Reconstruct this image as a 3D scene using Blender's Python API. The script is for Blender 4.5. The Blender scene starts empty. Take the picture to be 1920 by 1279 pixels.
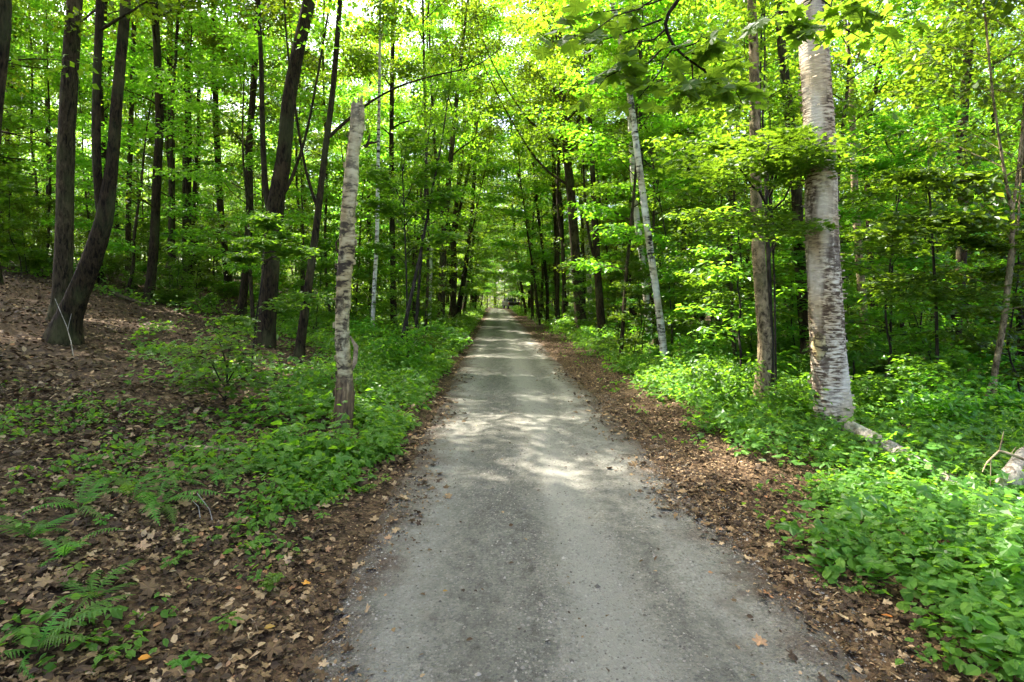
import bpy, math, random
import numpy as np
from mathutils import Vector

R = np.random.default_rng(11)
rnd = random.Random(5)
scene = bpy.context.scene
COL = scene.collection
F, CX, CY, EYE = 1100.0, 929.0, 559.0, 1.7      # focal length and vanishing point of the road, in 1920-wide pixels

# ------------------------------------------------------------------ terrain
def sstep(a, b, v):
    t = np.clip((v - a) / (b - a), 0, 1)
    return t * t * (3 - 2 * t)

def road_c(y):
    y = np.asarray(y, float)
    return 0.40 - 0.006 * np.clip(y - 80, 0, None) ** 2

def und(x, y):
    return (.05 * np.sin(.9 * x + .33 * y + 1) + .045 * np.sin(.52 * x - 1.05 * y) + .022 * np.sin(2.3 * x + 1.7 * y + .4)
            + .012 * np.sin(5.1 * x - 3.9 * y) + .008 * np.sin(8.7 * x + 7.3 * y + 2))

def gz(x, y):
    x = np.asarray(x, float); y = np.asarray(y, float)
    u = x - road_c(y)
    d = np.clip(-1.6 - u, 0, None)
    e = np.clip(u - 2.05, 0, None)
    dd = np.clip(d, 0, 15)
    zl = .13 * d + .0035 * dd * dd - np.clip(d - 15, 0, None) * .03
    zl = zl * sstep(0, 1.2, d)
    zr = -.025 * e * sstep(0, 2, e)
    w = sstep(.2, 2.0, np.maximum(d, e * .8))
    bed = -.07 * (1 - sstep(1.0, 1.6, np.abs(u)))
    return zl + zr + und(x, y) * (.12 + .88 * w) + bed

def gzf(x, y): return float(gz(x, y))
def P(px, py, Y): return Vector(((px - CX) / F * Y, Y, EYE + (CY - py) / F * Y))
def G(px, py, y0=1.3, y1=140):
    prev = y0
    for Y in np.geomspace(y0, y1, 700):
        p = P(px, py, Y)
        if p.z <= gzf(p.x, Y):
            return Y
    return y1

# ------------------------------------------------------------------ materials
def new_mat(name):
    m = bpy.data.materials.new(name); m.use_nodes = True
    nt = m.node_tree; nt.nodes.clear()
    return m, nt, nt.nodes, nt.links
def N(nt, typ, **kw):
    n = nt.nodes.new(typ)
    for k, v in kw.items():
        if k.startswith('i_'):
            n.inputs[k[2:].replace('_', ' ')].default_value = v
        else: setattr(n, k, v)
    return n
def ramp(nt, stops, interp='LINEAR'):
    n = nt.nodes.new('ShaderNodeValToRGB'); cr = n.color_ramp; cr.interpolation = interp
    while len(cr.elements) > 1: cr.elements.remove(cr.elements[0])
    cr.elements[0].position = stops[0][0]; cr.elements[0].color = (*stops[0][1], 1)
    for p, c in stops[1:]:
        e = cr.elements.new(p); e.color = (*c, 1)
    return n
def coords(nt, scale, kind='Object'):
    tc = nt.nodes.new('ShaderNodeTexCoord'); mp = nt.nodes.new('ShaderNodeMapping')
    mp.inputs['Scale'].default_value = scale
    nt.links.new(tc.outputs[kind], mp.inputs['Vector'])
    return mp.outputs['Vector']
def mixc(nt, a, b, fac, blend='MIX'):
    n = nt.nodes.new('ShaderNodeMix'); n.data_type = 'RGBA'; n.blend_type = blend
    for sock, v in ((n.inputs[0], fac), (n.inputs[6], a), (n.inputs[7], b)):
        if hasattr(v, 'is_linked'): nt.links.new(v, sock)
        elif isinstance(v, tuple): sock.default_value = (*v, 1) if len(v) == 3 else v
        else: sock.default_value = v
    return n.outputs[2]
def finish(nt, color, rough, height=None, dist=.02, strength=1.0, spec=.3):
    b = N(nt, 'ShaderNodeBsdfPrincipled'); b.inputs['Roughness'].default_value = rough
    b.inputs['Specular IOR Level'].default_value = spec
    if isinstance(color, tuple): b.inputs['Base Color'].default_value = (*color, 1)
    else: nt.links.new(color, b.inputs['Base Color'])
    if height is not None:
        bp = N(nt, 'ShaderNodeBump'); bp.inputs['Distance'].default_value = dist; bp.inputs['Strength'].default_value = strength
        nt.links.new(height, bp.inputs['Height']); nt.links.new(bp.outputs[0], b.inputs['Normal'])
    o = N(nt, 'ShaderNodeOutputMaterial'); nt.links.new(b.outputs[0], o.inputs[0])
    return b

def leaf_mat(name, dark, mid, light, trans=.5, tcol=(.20, .34, .03), spec=.35, rough=.42, objvar=.45):
    m, nt, ns, ln = new_mat(name)
    geo = N(nt, 'ShaderNodeNewGeometry'); oi = N(nt, 'ShaderNodeObjectInfo')
    r = ramp(nt, [(0, dark), (.5, mid), (1, light)]); ln.new(geo.outputs['Random Per Island'], r.inputs[0])
    hs = N(nt, 'ShaderNodeHueSaturation')
    mr = N(nt, 'ShaderNodeMapRange'); mr.inputs[3].default_value = 1 - objvar; mr.inputs[4].default_value = 1 + objvar
    ln.new(oi.outputs['Random'], mr.inputs[0]); ln.new(mr.outputs[0], hs.inputs['Value'])
    mh = N(nt, 'ShaderNodeMapRange'); mh.inputs[3].default_value = .478; mh.inputs[4].default_value = .522
    ln.new(oi.outputs['Random'], mh.inputs[0]); ln.new(mh.outputs[0], hs.inputs['Hue'])
    ln.new(r.outputs[0], hs.inputs['Color'])
    b = N(nt, 'ShaderNodeBsdfPrincipled'); b.inputs['Roughness'].default_value = rough; b.inputs['Specular IOR Level'].default_value = spec
    ln.new(hs.outputs[0], b.inputs['Base Color'])
    t = N(nt, 'ShaderNodeBsdfTranslucent')
    hs2 = N(nt, 'ShaderNodeHueSaturation'); hs2.inputs['Color'].default_value = (*tcol, 1)
    ln.new(mr.outputs[0], hs2.inputs['Value']); ln.new(mh.outputs[0], hs2.inputs['Hue'])
    ln.new(hs2.outputs[0], t.inputs[0])
    mx = N(nt, 'ShaderNodeMixShader'); mx.inputs[0].default_value = trans
    ln.new(b.outputs[0], mx.inputs[1]); ln.new(t.outputs[0], mx.inputs[2])
    o = N(nt, 'ShaderNodeOutputMaterial'); ln.new(mx.outputs[0], o.inputs[0])
    return m

def bark_mat(name, base, dark, moss=0.0, zs=6.0, xs=26.0):
    m, nt, ns, ln = new_mat(name)
    n1 = N(nt, 'ShaderNodeTexNoise', i_Scale=1.0, i_Detail=6.0, i_Roughness=.7, i_Distortion=.6); ln.new(coords(nt, (xs, xs, zs)), n1.inputs['Vector'])
    r = ramp(nt, [(.40, dark), (.50, tuple(c * .75 for c in base)), (.58, base), (.70, tuple(min(1, c * 1.9) for c in base))]); ln.new(n1.outputs[0], r.inputs[0])
    n2 = N(nt, 'ShaderNodeTexNoise', i_Scale=1.6, i_Detail=6.0, i_Roughness=.65); ln.new(coords(nt, (1.4, 1.4, .9)), n2.inputs['Vector'])
    rp = ramp(nt, [(.54, (0, 0, 0)), (.62, (1, 1, 1))]); ln.new(n2.outputs[0], rp.inputs[0])
    c = mixc(nt, r.outputs[0], tuple(min(1, x * 2.5) for x in base), mixc(nt, (0, 0, 0), rp.outputs[0], .45))
    if moss:
        n3 = N(nt, 'ShaderNodeTexNoise', i_Scale=2.3, i_Detail=6.0); ln.new(coords(nt, (1, 1, .5)), n3.inputs['Vector'])
        rm = ramp(nt, [(.5, (0, 0, 0)), (.62, (moss,) * 3)]); ln.new(n3.outputs[0], rm.inputs[0])
        c = mixc(nt, c, (.075, .085, .03), rm.outputs[0])
    finish(nt, c, .9, n1.outputs[0], .05, 1.0, .12)
    return m

def birch_mat(name, pale, shade, dark, dens=.0, ring=26.0, brown=None, xy=5, knot=.60, smooth=.7):
    m, nt, ns, ln = new_mat(name)
    n1 = N(nt, 'ShaderNodeTexNoise', i_Scale=1.0, i_Detail=4.0, i_Roughness=.6); ln.new(coords(nt, (xy, xy, ring)), n1.inputs['Vector']); n1.inputs['Distortion'].default_value = .35
    r = ramp(nt, [(.36 + dens, dark), (.42 + dens, shade), (.56 + dens, pale), (.75, pale)]); ln.new(n1.outputs[0], r.inputs[0])
    n2 = N(nt, 'ShaderNodeTexNoise', i_Scale=1.0, i_Detail=5.0, i_Roughness=.7); ln.new(coords(nt, (4, 4, 2.2)), n2.inputs['Vector'])
    rk = ramp(nt, [(knot, (0, 0, 0)), (knot + .06, (1, 1, 1))]); ln.new(n2.outputs[0], rk.inputs[0])
    c = mixc(nt, r.outputs[0], dark, mixc(nt, (0, 0, 0), rk.outputs[0], .8))
    n6 = N(nt, 'ShaderNodeTexNoise', i_Scale=1.0, i_Detail=4.0); ln.new(coords(nt, (3.2, 3.2, .7)), n6.inputs['Vector'])
    r6 = ramp(nt, [(.47, (0, 0, 0)), (.60, (1, 1, 1))]); ln.new(n6.outputs[0], r6.inputs[0])
    c = mixc(nt, c, pale, mixc(nt, (0, 0, 0), r6.outputs[0], smooth))
    n3 = N(nt, 'ShaderNodeTexNoise', i_Scale=1.3, i_Detail=3.0); ln.new(coords(nt, (2, 2, 1)), n3.inputs['Vector'])
    rt = ramp(nt, [(.4, (1, 1, 1)), (.62, (.86, .76, .60))]); ln.new(n3.outputs[0], rt.inputs[0])
    c = mixc(nt, c, rt.outputs[0], 1.0, 'MULTIPLY')
    if brown:   # bark lost near the foot
        tc = N(nt, 'ShaderNodeTexCoord'); sx = N(nt, 'ShaderNodeSeparateXYZ'); ln.new(tc.outputs['Object'], sx.inputs[0])
        add = N(nt, 'ShaderNodeMath', operation='MULTIPLY_ADD'); ln.new(n2.outputs[0], add.inputs[0]); add.inputs[1].default_value = .5; ln.new(sx.outputs['Z'], add.inputs[2])
        rb = ramp(nt, [(brown[0] - .12, (1, 1, 1)), (brown[0] + .03, (.8, .8, .8)), (brown[0] + .16, (0, 0, 0))]); ln.new(add.outputs[0], rb.inputs[0])
        nb = N(nt, 'ShaderNodeTexNoise', i_Scale=1.0, i_Detail=5.0); ln.new(coords(nt, (30, 30, 5)), nb.inputs['Vector'])
        rbb = ramp(nt, [(.35, (.05, .030, .015)), (.6, brown[1]), (.75, (.36, .24, .12))]); ln.new(nb.outputs[0], rbb.inputs[0])
        c = mixc(nt, c, rbb.outputs[0], rb.outputs[0])
    finish(nt, c, .75, n1.outputs[0], .02, .9, .25)
    return m

M = {}
M['canopy'] = leaf_mat('canopy_leaf', (.030, .080, .007), (.048, .115, .009), (.078, .150, .012), .55, (.255, .46, .014))
M['under'] = leaf_mat('understory_leaf', (.032, .088, .008), (.050, .125, .011), (.08, .16, .015), .5, (.24, .46, .017), .4, .38)
M['maple'] = leaf_mat('maple_leaf', (.04, .085, .010), (.055, .11, .012), (.075, .13, .015), .45, (.21, .40, .02), .3, .45, .1)
M['herb'] = leaf_mat('herb_leaf', (.04, .105, .010), (.065, .15, .014), (.10, .195, .02), .45, (.25, .43, .02), .25, .5, .15)
M['fern'] = leaf_mat('fern_leaf', (.05, .13, .018), (.075, .17, .025), (.10, .20, .03), .45, (.2, .40, .03), .2, .6, .25)
M['bark'] = bark_mat('grey_bark', (.062, .045, .023), (.010, .0075, .004), .4, 6.0, 26)
M['bark_dark'] = bark_mat('dark_bark', (.038, .026, .012), (.006, .004, .002), .4, 6.0, 28)
M['bark_pale'] = bark_mat('pale_bark', (.25, .19, .105), (.05, .036, .018), .5, 9.0, 12.0)
M['twig'] = bark_mat('twig_bark', (.045, .036, .027), (.018, .014, .010))
M['ybirch'] = birch_mat('yellow_birch_bark', (.62, .55, .43), (.36, .29, .20), (.08, .054, .035), .085, 38.0, None, 9, .52)
M['wbirch'] = birch_mat('white_birch_bark', (.70, .67, .62), (.42, .38, .32), (.022, .018, .016), .045, 13.0, None, 4, .57)
M['snag'] = birch_mat('dead_birch_bark', (.465, .41, .235), (.265, .22, .115), (.040, .030, .017), .06, 17.0, (.78, (.15, .096, .044)), 6, .525, .25)
M['deadwood'] = bark_mat('dead_wood', (.33, .25, .15), (.10, .07, .04), 0, 4, 4)
M['palewood'] = bark_mat('pale_dead_wood', (.42, .37, .30), (.16, .125, .09), .5, 5, 12)

def litter_mat():
    m, nt, ns, ln = new_mat('dry_leaf')
    geo = N(nt, 'ShaderNodeNewGeometry')
    r = ramp(nt, [(0, (.025, .014, .006)), (.38, (.060, .034, .014)), (.68, (.122, .073, .030)), (.88, (.225, .145, .066)), (.97, (.36, .255, .14)), (1, (.26, .11, .04))])
    ln.new(geo.outputs['Random Per Island'], r.inputs[0])
    b = finish(nt, r.outputs[0], .7, spec=.25)
    return m
M['litter'] = litter_mat()

def ground_mat():
    m, nt, ns, ln = new_mat('forest_floor_litter')
    v = coords(nt, (1, 1, 1))
    vo = N(nt, 'ShaderNodeTexVoronoi', i_Scale=38.0); nd = N(nt, 'ShaderNodeTexNoise', i_Scale=30.0, i_Detail=3.0); ln.new(v, nd.inputs['Vector'])
    va = N(nt, 'ShaderNodeVectorMath', operation='MULTIPLY_ADD'); ln.new(nd.outputs['Color'], va.inputs[0]); va.inputs[1].default_value = (.05, .05, .05); ln.new(v, va.inputs[2]); ln.new(va.outputs[0], vo.inputs['Vector'])
    sep = N(nt, 'ShaderNodeSeparateColor'); ln.new(vo.outputs['Color'], sep.inputs[0])
    r = ramp(nt, [(0, (.028, .017, .009)), (.4, (.058, .036, .019)), (.75, (.095, .060, .032)), (1, (.15, .10, .058))]); ln.new(sep.outputs[0], r.inputs[0])
    n1 = N(nt, 'ShaderNodeTexNoise', i_Scale=1.1, i_Detail=6.0, i_Roughness=.65); ln.new(v, n1.inputs['Vector'])
    rn = ramp(nt, [(.3, (.5, .48, .45)), (.7, (1.15, 1.1, 1.05))]); ln.new(n1.outputs[0], rn.inputs[0])
    c = mixc(nt, r.outputs[0], rn.outputs[0], 1.0, 'MULTIPLY')
    n2 = N(nt, 'ShaderNodeTexNoise', i_Scale=24.0, i_Detail=5.0, i_Roughness=.7); ln.new(v, n2.inputs['Vector'])
    ad = N(nt, 'ShaderNodeMath', operation='ADD'); ln.new(sep.outputs[1], ad.inputs[0]); ln.new(n2.outputs[0], ad.inputs[1])
    finish(nt, c, .9, ad.outputs[0], .02, .8, .15)
    return m
M['ground'] = ground_mat()

def road_mat():
    m, nt, ns, ln = new_mat('packed_gravel')
    v = coords(nt, (1, 1, 1))
    tc = N(nt, 'ShaderNodeTexCoord'); sx = N(nt, 'ShaderNodeSeparateXYZ'); ln.new(tc.outputs['Object'], sx.inputs[0])
    big = N(nt, 'ShaderNodeTexNoise', i_Scale=1.0, i_Detail=5.0, i_Roughness=.6); ln.new(coords(nt, (1.6, .45, 1)), big.inputs['Vector'])
    fine = N(nt, 'ShaderNodeTexNoise', i_Scale=42.0, i_Detail=7.0, i_Roughness=.8); ln.new(v, fine.inputs['Vector'])
    vor = N(nt, 'ShaderNodeTexVoronoi', i_Scale=75.0); ln.new(v, vor.inputs['Vector'])
    base = ramp(nt, [(.3, (.130, .122, .097)), (.5, (.182, .172, .138)), (.7, (.255, .243, .198))]); ln.new(big.outputs[0], base.inputs[0])
    rf = ramp(nt, [(.3, (.32, .32, .32)), (.47, (.95, .95, .95)), (.7, (1.45, 1.45, 1.42))]); ln.new(fine.outputs[0], rf.inputs[0])
    # compacted wheel tracks: less grain, paler dust
    wob = N(nt, 'ShaderNodeMath', operation='MULTIPLY_ADD'); ln.new(big.outputs[0], wob.inputs[0]); wob.inputs[1].default_value = .5; ln.new(sx.outputs['X'], wob.inputs[2])
    tr = ramp(nt, [(0, (0, 0, 0)), (.20, (.1, .1, .1)), (.27, (.8, .8, .8)), (.34, (.15, .15, .15)), (.50, (0, 0, 0)), (.55, (.25, .25, .25)), (.585, (1, 1, 1)), (.64, (.9, .9, .9)), (.70, (.15, .15, .15)), (.78, (.05, .05, .05)), (.83, (.6, .6, .6)), (.88, (0, 0, 0))])
    dk = ramp(nt, [(.33, (1, 1, 1)), (.41, (.70, .70, .70)), (.50, (.76, .76, .76)), (.56, (1, 1, 1)), (.68, (1, 1, 1)), (.74, (.80, .80, .80)), (.80, (1, 1, 1))])
    mr = N(nt, 'ShaderNodeMapRange'); mr.inputs[1].default_value = -1.2; mr.inputs[2].default_value = 2.1; ln.new(wob.outputs[0], mr.inputs[0]); ln.new(mr.outputs[0], tr.inputs[0]); ln.new(mr.outputs[0], dk.inputs[0])
    c = mixc(nt, base.outputs[0], rf.outputs[0], 1.0, 'MULTIPLY')
    n5 = N(nt, 'ShaderNodeTexNoise', i_Scale=11.0, i_Detail=6.0, i_Roughness=.7); ln.new(coords(nt, (1, .7, 1)), n5.inputs['Vector'])
    r5 = ramp(nt, [(.34, (.62, .62, .60)), (.5, (1, 1, 1)), (.66, (1.28, 1.27, 1.25))]); ln.new(n5.outputs[0], r5.inputs[0])
    c = mixc(nt, c, r5.outputs[0], .9, 'MULTIPLY')
    c = mixc(nt, c, (.262, .25, .205), mixc(nt, (0, 0, 0), tr.outputs[0], .85)); c = mixc(nt, c, dk.outputs[0], 1.0, 'MULTIPLY')
    sepv = N(nt, 'ShaderNodeSeparateColor'); ln.new(vor.outputs['Color'], sepv.inputs[0])
    sp = ramp(nt, [(.90, (0, 0, 0)), (.93, (1, 1, 1))]); ln.new(sepv.outputs[0], sp.inputs[0])
    c = mixc(nt, c, (.40, .38, .33), mixc(nt, (0, 0, 0), sp.outputs[0], .25))
    sd = ramp(nt, [(.05, (1, 1, 1)), (.09, (0, 0, 0))]); ln.new(sepv.outputs[1], sd.inputs[0])
    c = mixc(nt, c, (.07, .065, .06), mixc(nt, (0, 0, 0), sd.outputs[0], .4))
    # brown dirt and leaf crumbs creeping in from the verges
    mid = N(nt, 'ShaderNodeMath', operation='SUBTRACT'); ln.new(sx.outputs['X'], mid.inputs[0]); mid.inputs[1].default_value = .40
    ab = N(nt, 'ShaderNodeMath', operation='ABSOLUTE'); ln.new(mid.outputs[0], ab.inputs[0])
    n4 = N(nt, 'ShaderNodeTexNoise', i_Scale=2.2, i_Detail=7.0, i_Roughness=.7); ln.new(v, n4.inputs['Vector'])
    eg = N(nt, 'ShaderNodeMath', operation='MULTIPLY_ADD'); ln.new(n4.outputs[0], eg.inputs[0]); eg.inputs[1].default_value = 1.5; ln.new(ab.outputs[0], eg.inputs[2])
    er = ramp(nt, [(.0, (0, 0, 0)), (.42, (0, 0, 0)), (.75, (1, 1, 1))])
    me = N(nt, 'ShaderNodeMapRange'); me.inputs[1].default_value = 1.05; me.inputs[2].default_value = 2.4; ln.new(eg.outputs[0], me.inputs[0]); ln.new(me.outputs[0], er.inputs[0])
    br = ramp(nt, [(.3, (.05, .034, .022)), (.55, (.105, .075, .052)), (.75, (.19, .145, .108))]); ln.new(fine.outputs[0], br.inputs[0])
    c = mixc(nt, c, br.outputs[0], er.outputs[0])
    h = N(nt, 'ShaderNodeMath', operation='ADD'); ln.new(fine.outputs[0], h.inputs[0]); ln.new(vor.outputs['Distance'], h.inputs[1])
    finish(nt, c, .92, h.outputs[0], .022, 1.0, .2)
    return m
M['road'] = road_mat()

def simple(name, col, rough=.5, metal=0.0, spec=.5, varscale=None):
    m, nt, ns, ln = new_mat(name)
    if varscale:
        n = N(nt, 'ShaderNodeTexNoise', i_Scale=varscale, i_Detail=5.0); ln.new(coords(nt, (1, 1, 1)), n.inputs['Vector'])
        r = ramp(nt, [(.3, tuple(c * .7 for c in col)), (.7, tuple(min(1, c * 1.3) for c in col))]); ln.new(n.outputs[0], r.inputs[0])
        b = finish(nt, r.outputs[0], rough, spec=spec)
    else: b = finish(nt, col, rough, spec=spec)
    b.inputs['Metallic'].default_value = metal
    return m
def pebble_mat():
    m, nt, ns, ln = new_mat('pebble_stone')
    geo = N(nt, 'ShaderNodeNewGeometry')
    r = ramp(nt, [(0, (.06, .052, .042)), (.5, (.19, .17, .135)), (.9, (.27, .24, .19)), (1, (.34, .31, .26))]); ln.new(geo.outputs['Random Per Island'], r.inputs[0])
    finish(nt, r.outputs[0], .85, spec=.3)
    return m
M['pebble'] = pebble_mat()
M['paint'] = simple('dark_car_paint', (.010, .009, .010), .42, 0, .3, 3)
M['tyre'] = simple('tyre_rubber', (.02, .02, .02), .8, 0, .3, 20)
M['glass'] = simple('dark_glass', (.02, .022, .025), .06, 0, .6)
M['chrome'] = simple('dull_chrome', (.16, .16, .16), .45, .9)
M['lamp'] = simple('red_lens', (.25, .012, .01), .2)
M['plate'] = simple('plate_white', (.6, .6, .58), .5)
M['yellow_leaf'] = leaf_mat('yellow_leaf', (.42, .28, .02), (.45, .30, .03), (.48, .33, .04), .3, (.5, .35, .03))
M['orange_leaf'] = leaf_mat('orange_leaf', (.42, .13, .02), (.45, .14, .02), (.46, .15, .03), .3, (.5, .16, .03))

# ------------------------------------------------------------------ mesh helpers
class MB:
    def __init__(s): s.v = []; s.f = []; s.n = 0
    def add(s, verts, faces, mi=0, smooth=False):
        verts = np.asarray(verts, np.float32).reshape(-1, 3); faces = np.asarray(faces, np.int64)
        s.v.append(verts); s.f.append((faces + s.n, mi, smooth)); s.n += len(verts)
    def mesh(s, name, mats):
        me = bpy.data.meshes.new(name)
        v = np.concatenate(s.v) if s.v else np.zeros((0, 3), np.float32)
        me.vertices.add(len(v)); me.vertices.foreach_set('co', v.ravel())
        loops = np.concatenate([f.ravel() for f, _, _ in s.f])
        tot = np.concatenate([np.full(len(f), f.shape[1]) for f, _, _ in s.f])
        mi = np.concatenate([np.full(len(f), m) for f, m, _ in s.f]); sm = np.concatenate([np.full(len(f), b) for f, _, b in s.f])
        start = np.concatenate([[0], np.cumsum(tot)[:-1]])
        me.loops.add(len(loops)); me.loops.foreach_set('vertex_index', loops.astype(np.int32))
        me.polygons.add(len(tot)); me.polygons.foreach_set('loop_start', start.astype(np.int32))
        me.polygons.foreach_set('loop_total', tot.astype(np.int32))
        me.polygons.foreach_set('material_index', mi.astype(np.int32)); me.polygons.foreach_set('use_smooth', sm.astype(bool))
        for m in (mats if isinstance(mats, (list, tuple)) else [mats]): me.materials.append(m)
        me.update(calc_edges=True); me.validate()
        return me
    def obj(s, name, mats, parent=None, loc=None):
        o = bpy.data.objects.new(name, s.mesh(name, mats)); COL.objects.link(o)
        if parent is not None: o.parent = parent
        if loc is not None: o.location = loc
        return o

def tag(o, label=None, cat=None, group=None, kind=None):
    if label: o['label'] = label
    if cat: o['category'] = cat
    if group: o['group'] = group
    if kind: o['kind'] = kind
    return o
def empty(name, loc=(0, 0, 0), rz=0, label=None, cat=None, group=None):
    o = bpy.data.objects.new(name, None); COL.objects.link(o); o.empty_display_size = .2
    o.location = loc; o.rotation_euler = (0, 0, rz)
    return tag(o, label, cat, group)
def dup(root, loc, rz, sc, label, group, tilt=(0, 0)):
    r = root.copy(); COL.objects.link(r); r.location = loc; r.rotation_euler = (tilt[0], tilt[1], rz); r.scale = (sc[0], sc[0], sc[1])
    r['label'] = label; r['group'] = group
    for ch in root.children:
        c = ch.copy(); COL.objects.link(c); c.parent = r
        for g in ch.children:
            d = g.copy(); COL.objects.link(d); d.parent = c
    return r

def tube(mb, path, rad, sides=8, mi=0, rough=0.0, cap=True, flare=0.0):
    p = np.asarray([tuple(q) for q in path], float); n = len(p); rad = np.asarray(rad, float)
    t = np.gradient(p, axis=0); t /= np.linalg.norm(t, axis=1)[:, None] + 1e-9
    ref = np.where(np.abs(t[:, 2:3]) < .9, np.array([[0, 0, 1.]]), np.array([[1., 0, 0]]))
    if np.abs(t[:, 2]).mean() > .6: ref = np.tile([[1., 0, 0]], (n, 1))
    else: ref = np.tile([[0, 0, 1.]], (n, 1))
    a = np.cross(t, ref); a /= np.linalg.norm(a, axis=1)[:, None] + 1e-9
    b = np.cross(t, a)
    th = np.linspace(0, 2 * np.pi, sides, endpoint=False)
    rr = np.repeat(rad[:, None], sides, 1)
    if rough: rr = rr * (1 + rough * (R.random((n, sides)) - .5) + rough * .8 * np.sin(3 * th + np.arange(n)[:, None] * .3 + R.random() * 6))
    if flare:
        h = np.cumsum(np.concatenate([[0], np.linalg.norm(np.diff(p, axis=0), axis=1)]))
        fl = flare * np.exp(-h / .22)[:, None] * (.6 + .6 * np.clip(np.sin(th * rnd.choice([4, 5]) + R.random() * 6), -.2, 1))
        rr = rr * (1 + fl)
    v = p[:, None] + rr[..., None] * (np.cos(th)[None, :, None] * a[:, None] + np.sin(th)[None, :, None] * b[:, None])
    i = np.arange(n - 1)[:, None] * sides; j = np.arange(sides)[None]; k = (j + 1) % sides
    f = np.stack([i + j, i + k, i + sides + k, i + sides + j], -1).reshape(-1, 4)
    mb.add(v.reshape(-1, 3), f, mi, True)
    if cap and sides >= 4:
        top = v[-1]; c = top.mean(0) + t[-1] * rad[-1] * .2
        mb.add(np.vstack([top, c]), [[q, (q + 1) % sides, sides] for q in range(sides)], mi, False)

def interp(path, s):
    p = np.asarray(path, float); n = len(p) - 1; q = np.clip(np.asarray(s) * n, 0, n - 1e-6); i = q.astype(int); f = (q - i)
    return p[i] * (1 - f)[..., None] + p[i + 1] * f[..., None]

_o = [(.0, .06), (.40, .0), (.31, .23), (.57, .50), (.25, .52), (.19, .76)]
OUT = _o + [(0, 1.0)] + [(-u, v) for u, v in _o[:0:-1]]
_d = [(.0, .07), (.16, .03), (.40, -.02), (.36, .10), (.46, .15), (.29, .25), (.40, .33), (.62, .46), (.52, .52), (.55, .62), (.40, .56), (.22, .54), (.20, .66), (.27, .76), (.13, .80)]
OUTD = _d + [(0, 1.0)] + [(-u, v) for u, v in _d[:0:-1]]
def fan(out):
    v = [(u, w, .06 * math.sin(9 * u + 7 * w) - .12 * abs(u)) for u, w in out] + [(0, .38, .02)]
    n = len(out)
    return np.array(v), np.array([[i, (i + 1) % n, n] for i in range(n)])
SH = {
    'quad': (np.array([(0, 0, 0), (.36, .42, .05), (0, 1, -.06), (-.36, .42, .05)]), np.array([[0, 1, 2, 3]])),
    'ovate': (np.array([(0, 0, 0), (.27, .22, .06), (.31, .55, .05), (0, 1, -.1), (-.31, .55, .05), (-.27, .22, .06), (0, .5, -.02)]), np.array([[0, 1, 2, 6], [6, 2, 3, 3], [0, 6, 4, 5], [6, 3, 4, 4]])),
    'maple': fan(OUT), 'heart': fan([(0, 0), (.2, .02), (.33, .19), (.35, .42), (.26, .67), (.11, .88), (0, 1.02), (-.11, .88), (-.26, .67), (-.35, .42), (-.33, .19), (-.2, .02)]), 'mapled': fan(OUTD),
}
SH['ovate'] = (SH['ovate'][0][:6], np.array([[0, 1, 2, 3], [0, 3, 4, 5]]))

def leaves(mb, pos, yaw, droop, roll, size, shape='quad', mi=0, rng=R):
    pos = np.asarray(pos, float); n = len(pos)
    if not n: return
    cd, sd = np.cos(droop), np.sin(droop); cy, sy = np.cos(yaw), np.sin(yaw)
    f = np.stack([cy * cd, sy * cd, -sd], 1); s0 = np.stack([-sy, cy, np.zeros(n)], 1); n0 = np.cross(f, s0)
    s = s0 * np.cos(roll)[:, None] + n0 * np.sin(roll)[:, None]; nn = np.cross(f, s)
    sv, sf = SH[shape]
    v = pos[:, None] + size[:, None, None] * (sv[None, :, 0:1] * s[:, None] + sv[None, :, 1:2] * f[:, None] + sv[None, :, 2:3] * nn[:, None])
    k = len(sv)
    faces = (sf[None] + (np.arange(n) * k)[:, None, None]).reshape(-1, sf.shape[1])
    mb.add(v.reshape(-1, 3), faces, mi, False)

def clusters(mb, centers, per, rad, flat, size, shape, tilt=.5, droop=.25, rng=R):
    """flat sprays of leaves round each centre"""
    c = np.asarray(centers, float)
    if not len(c): return
    n = len(c) * per
    c = np.repeat(c, per, 0)
    a = rng.random(n) * 2 * np.pi; r = rad * np.sqrt(rng.random(n))
    off = np.stack([np.cos(a) * r, np.sin(a) * r, rng.normal(0, flat, n) - .25 * r * r / max(rad, .01)], 1)
    leaves(mb, c + off, a + rng.normal(0, .9, n), droop + rng.normal(0, tilt, n), rng.normal(0, tilt, n), size * rng.uniform(.65, 1.25, n), shape)

def limb_path(start, az, elev, L, n=6, flatten=.45, rng=R, wob=.08):
    pts = [np.array(start, float)]; e = elev; a = az
    for i in range(n - 1):
        d = np.array([math.cos(a) * math.cos(e), math.sin(a) * math.cos(e), math.sin(e)])
        pts.append(pts[-1] + d * L / (n - 1))
        e += (elev * flatten - elev) / (n - 1) + rng.normal(0, wob); a += rng.normal(0, wob * 1.6)
    return np.array(pts)

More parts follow.
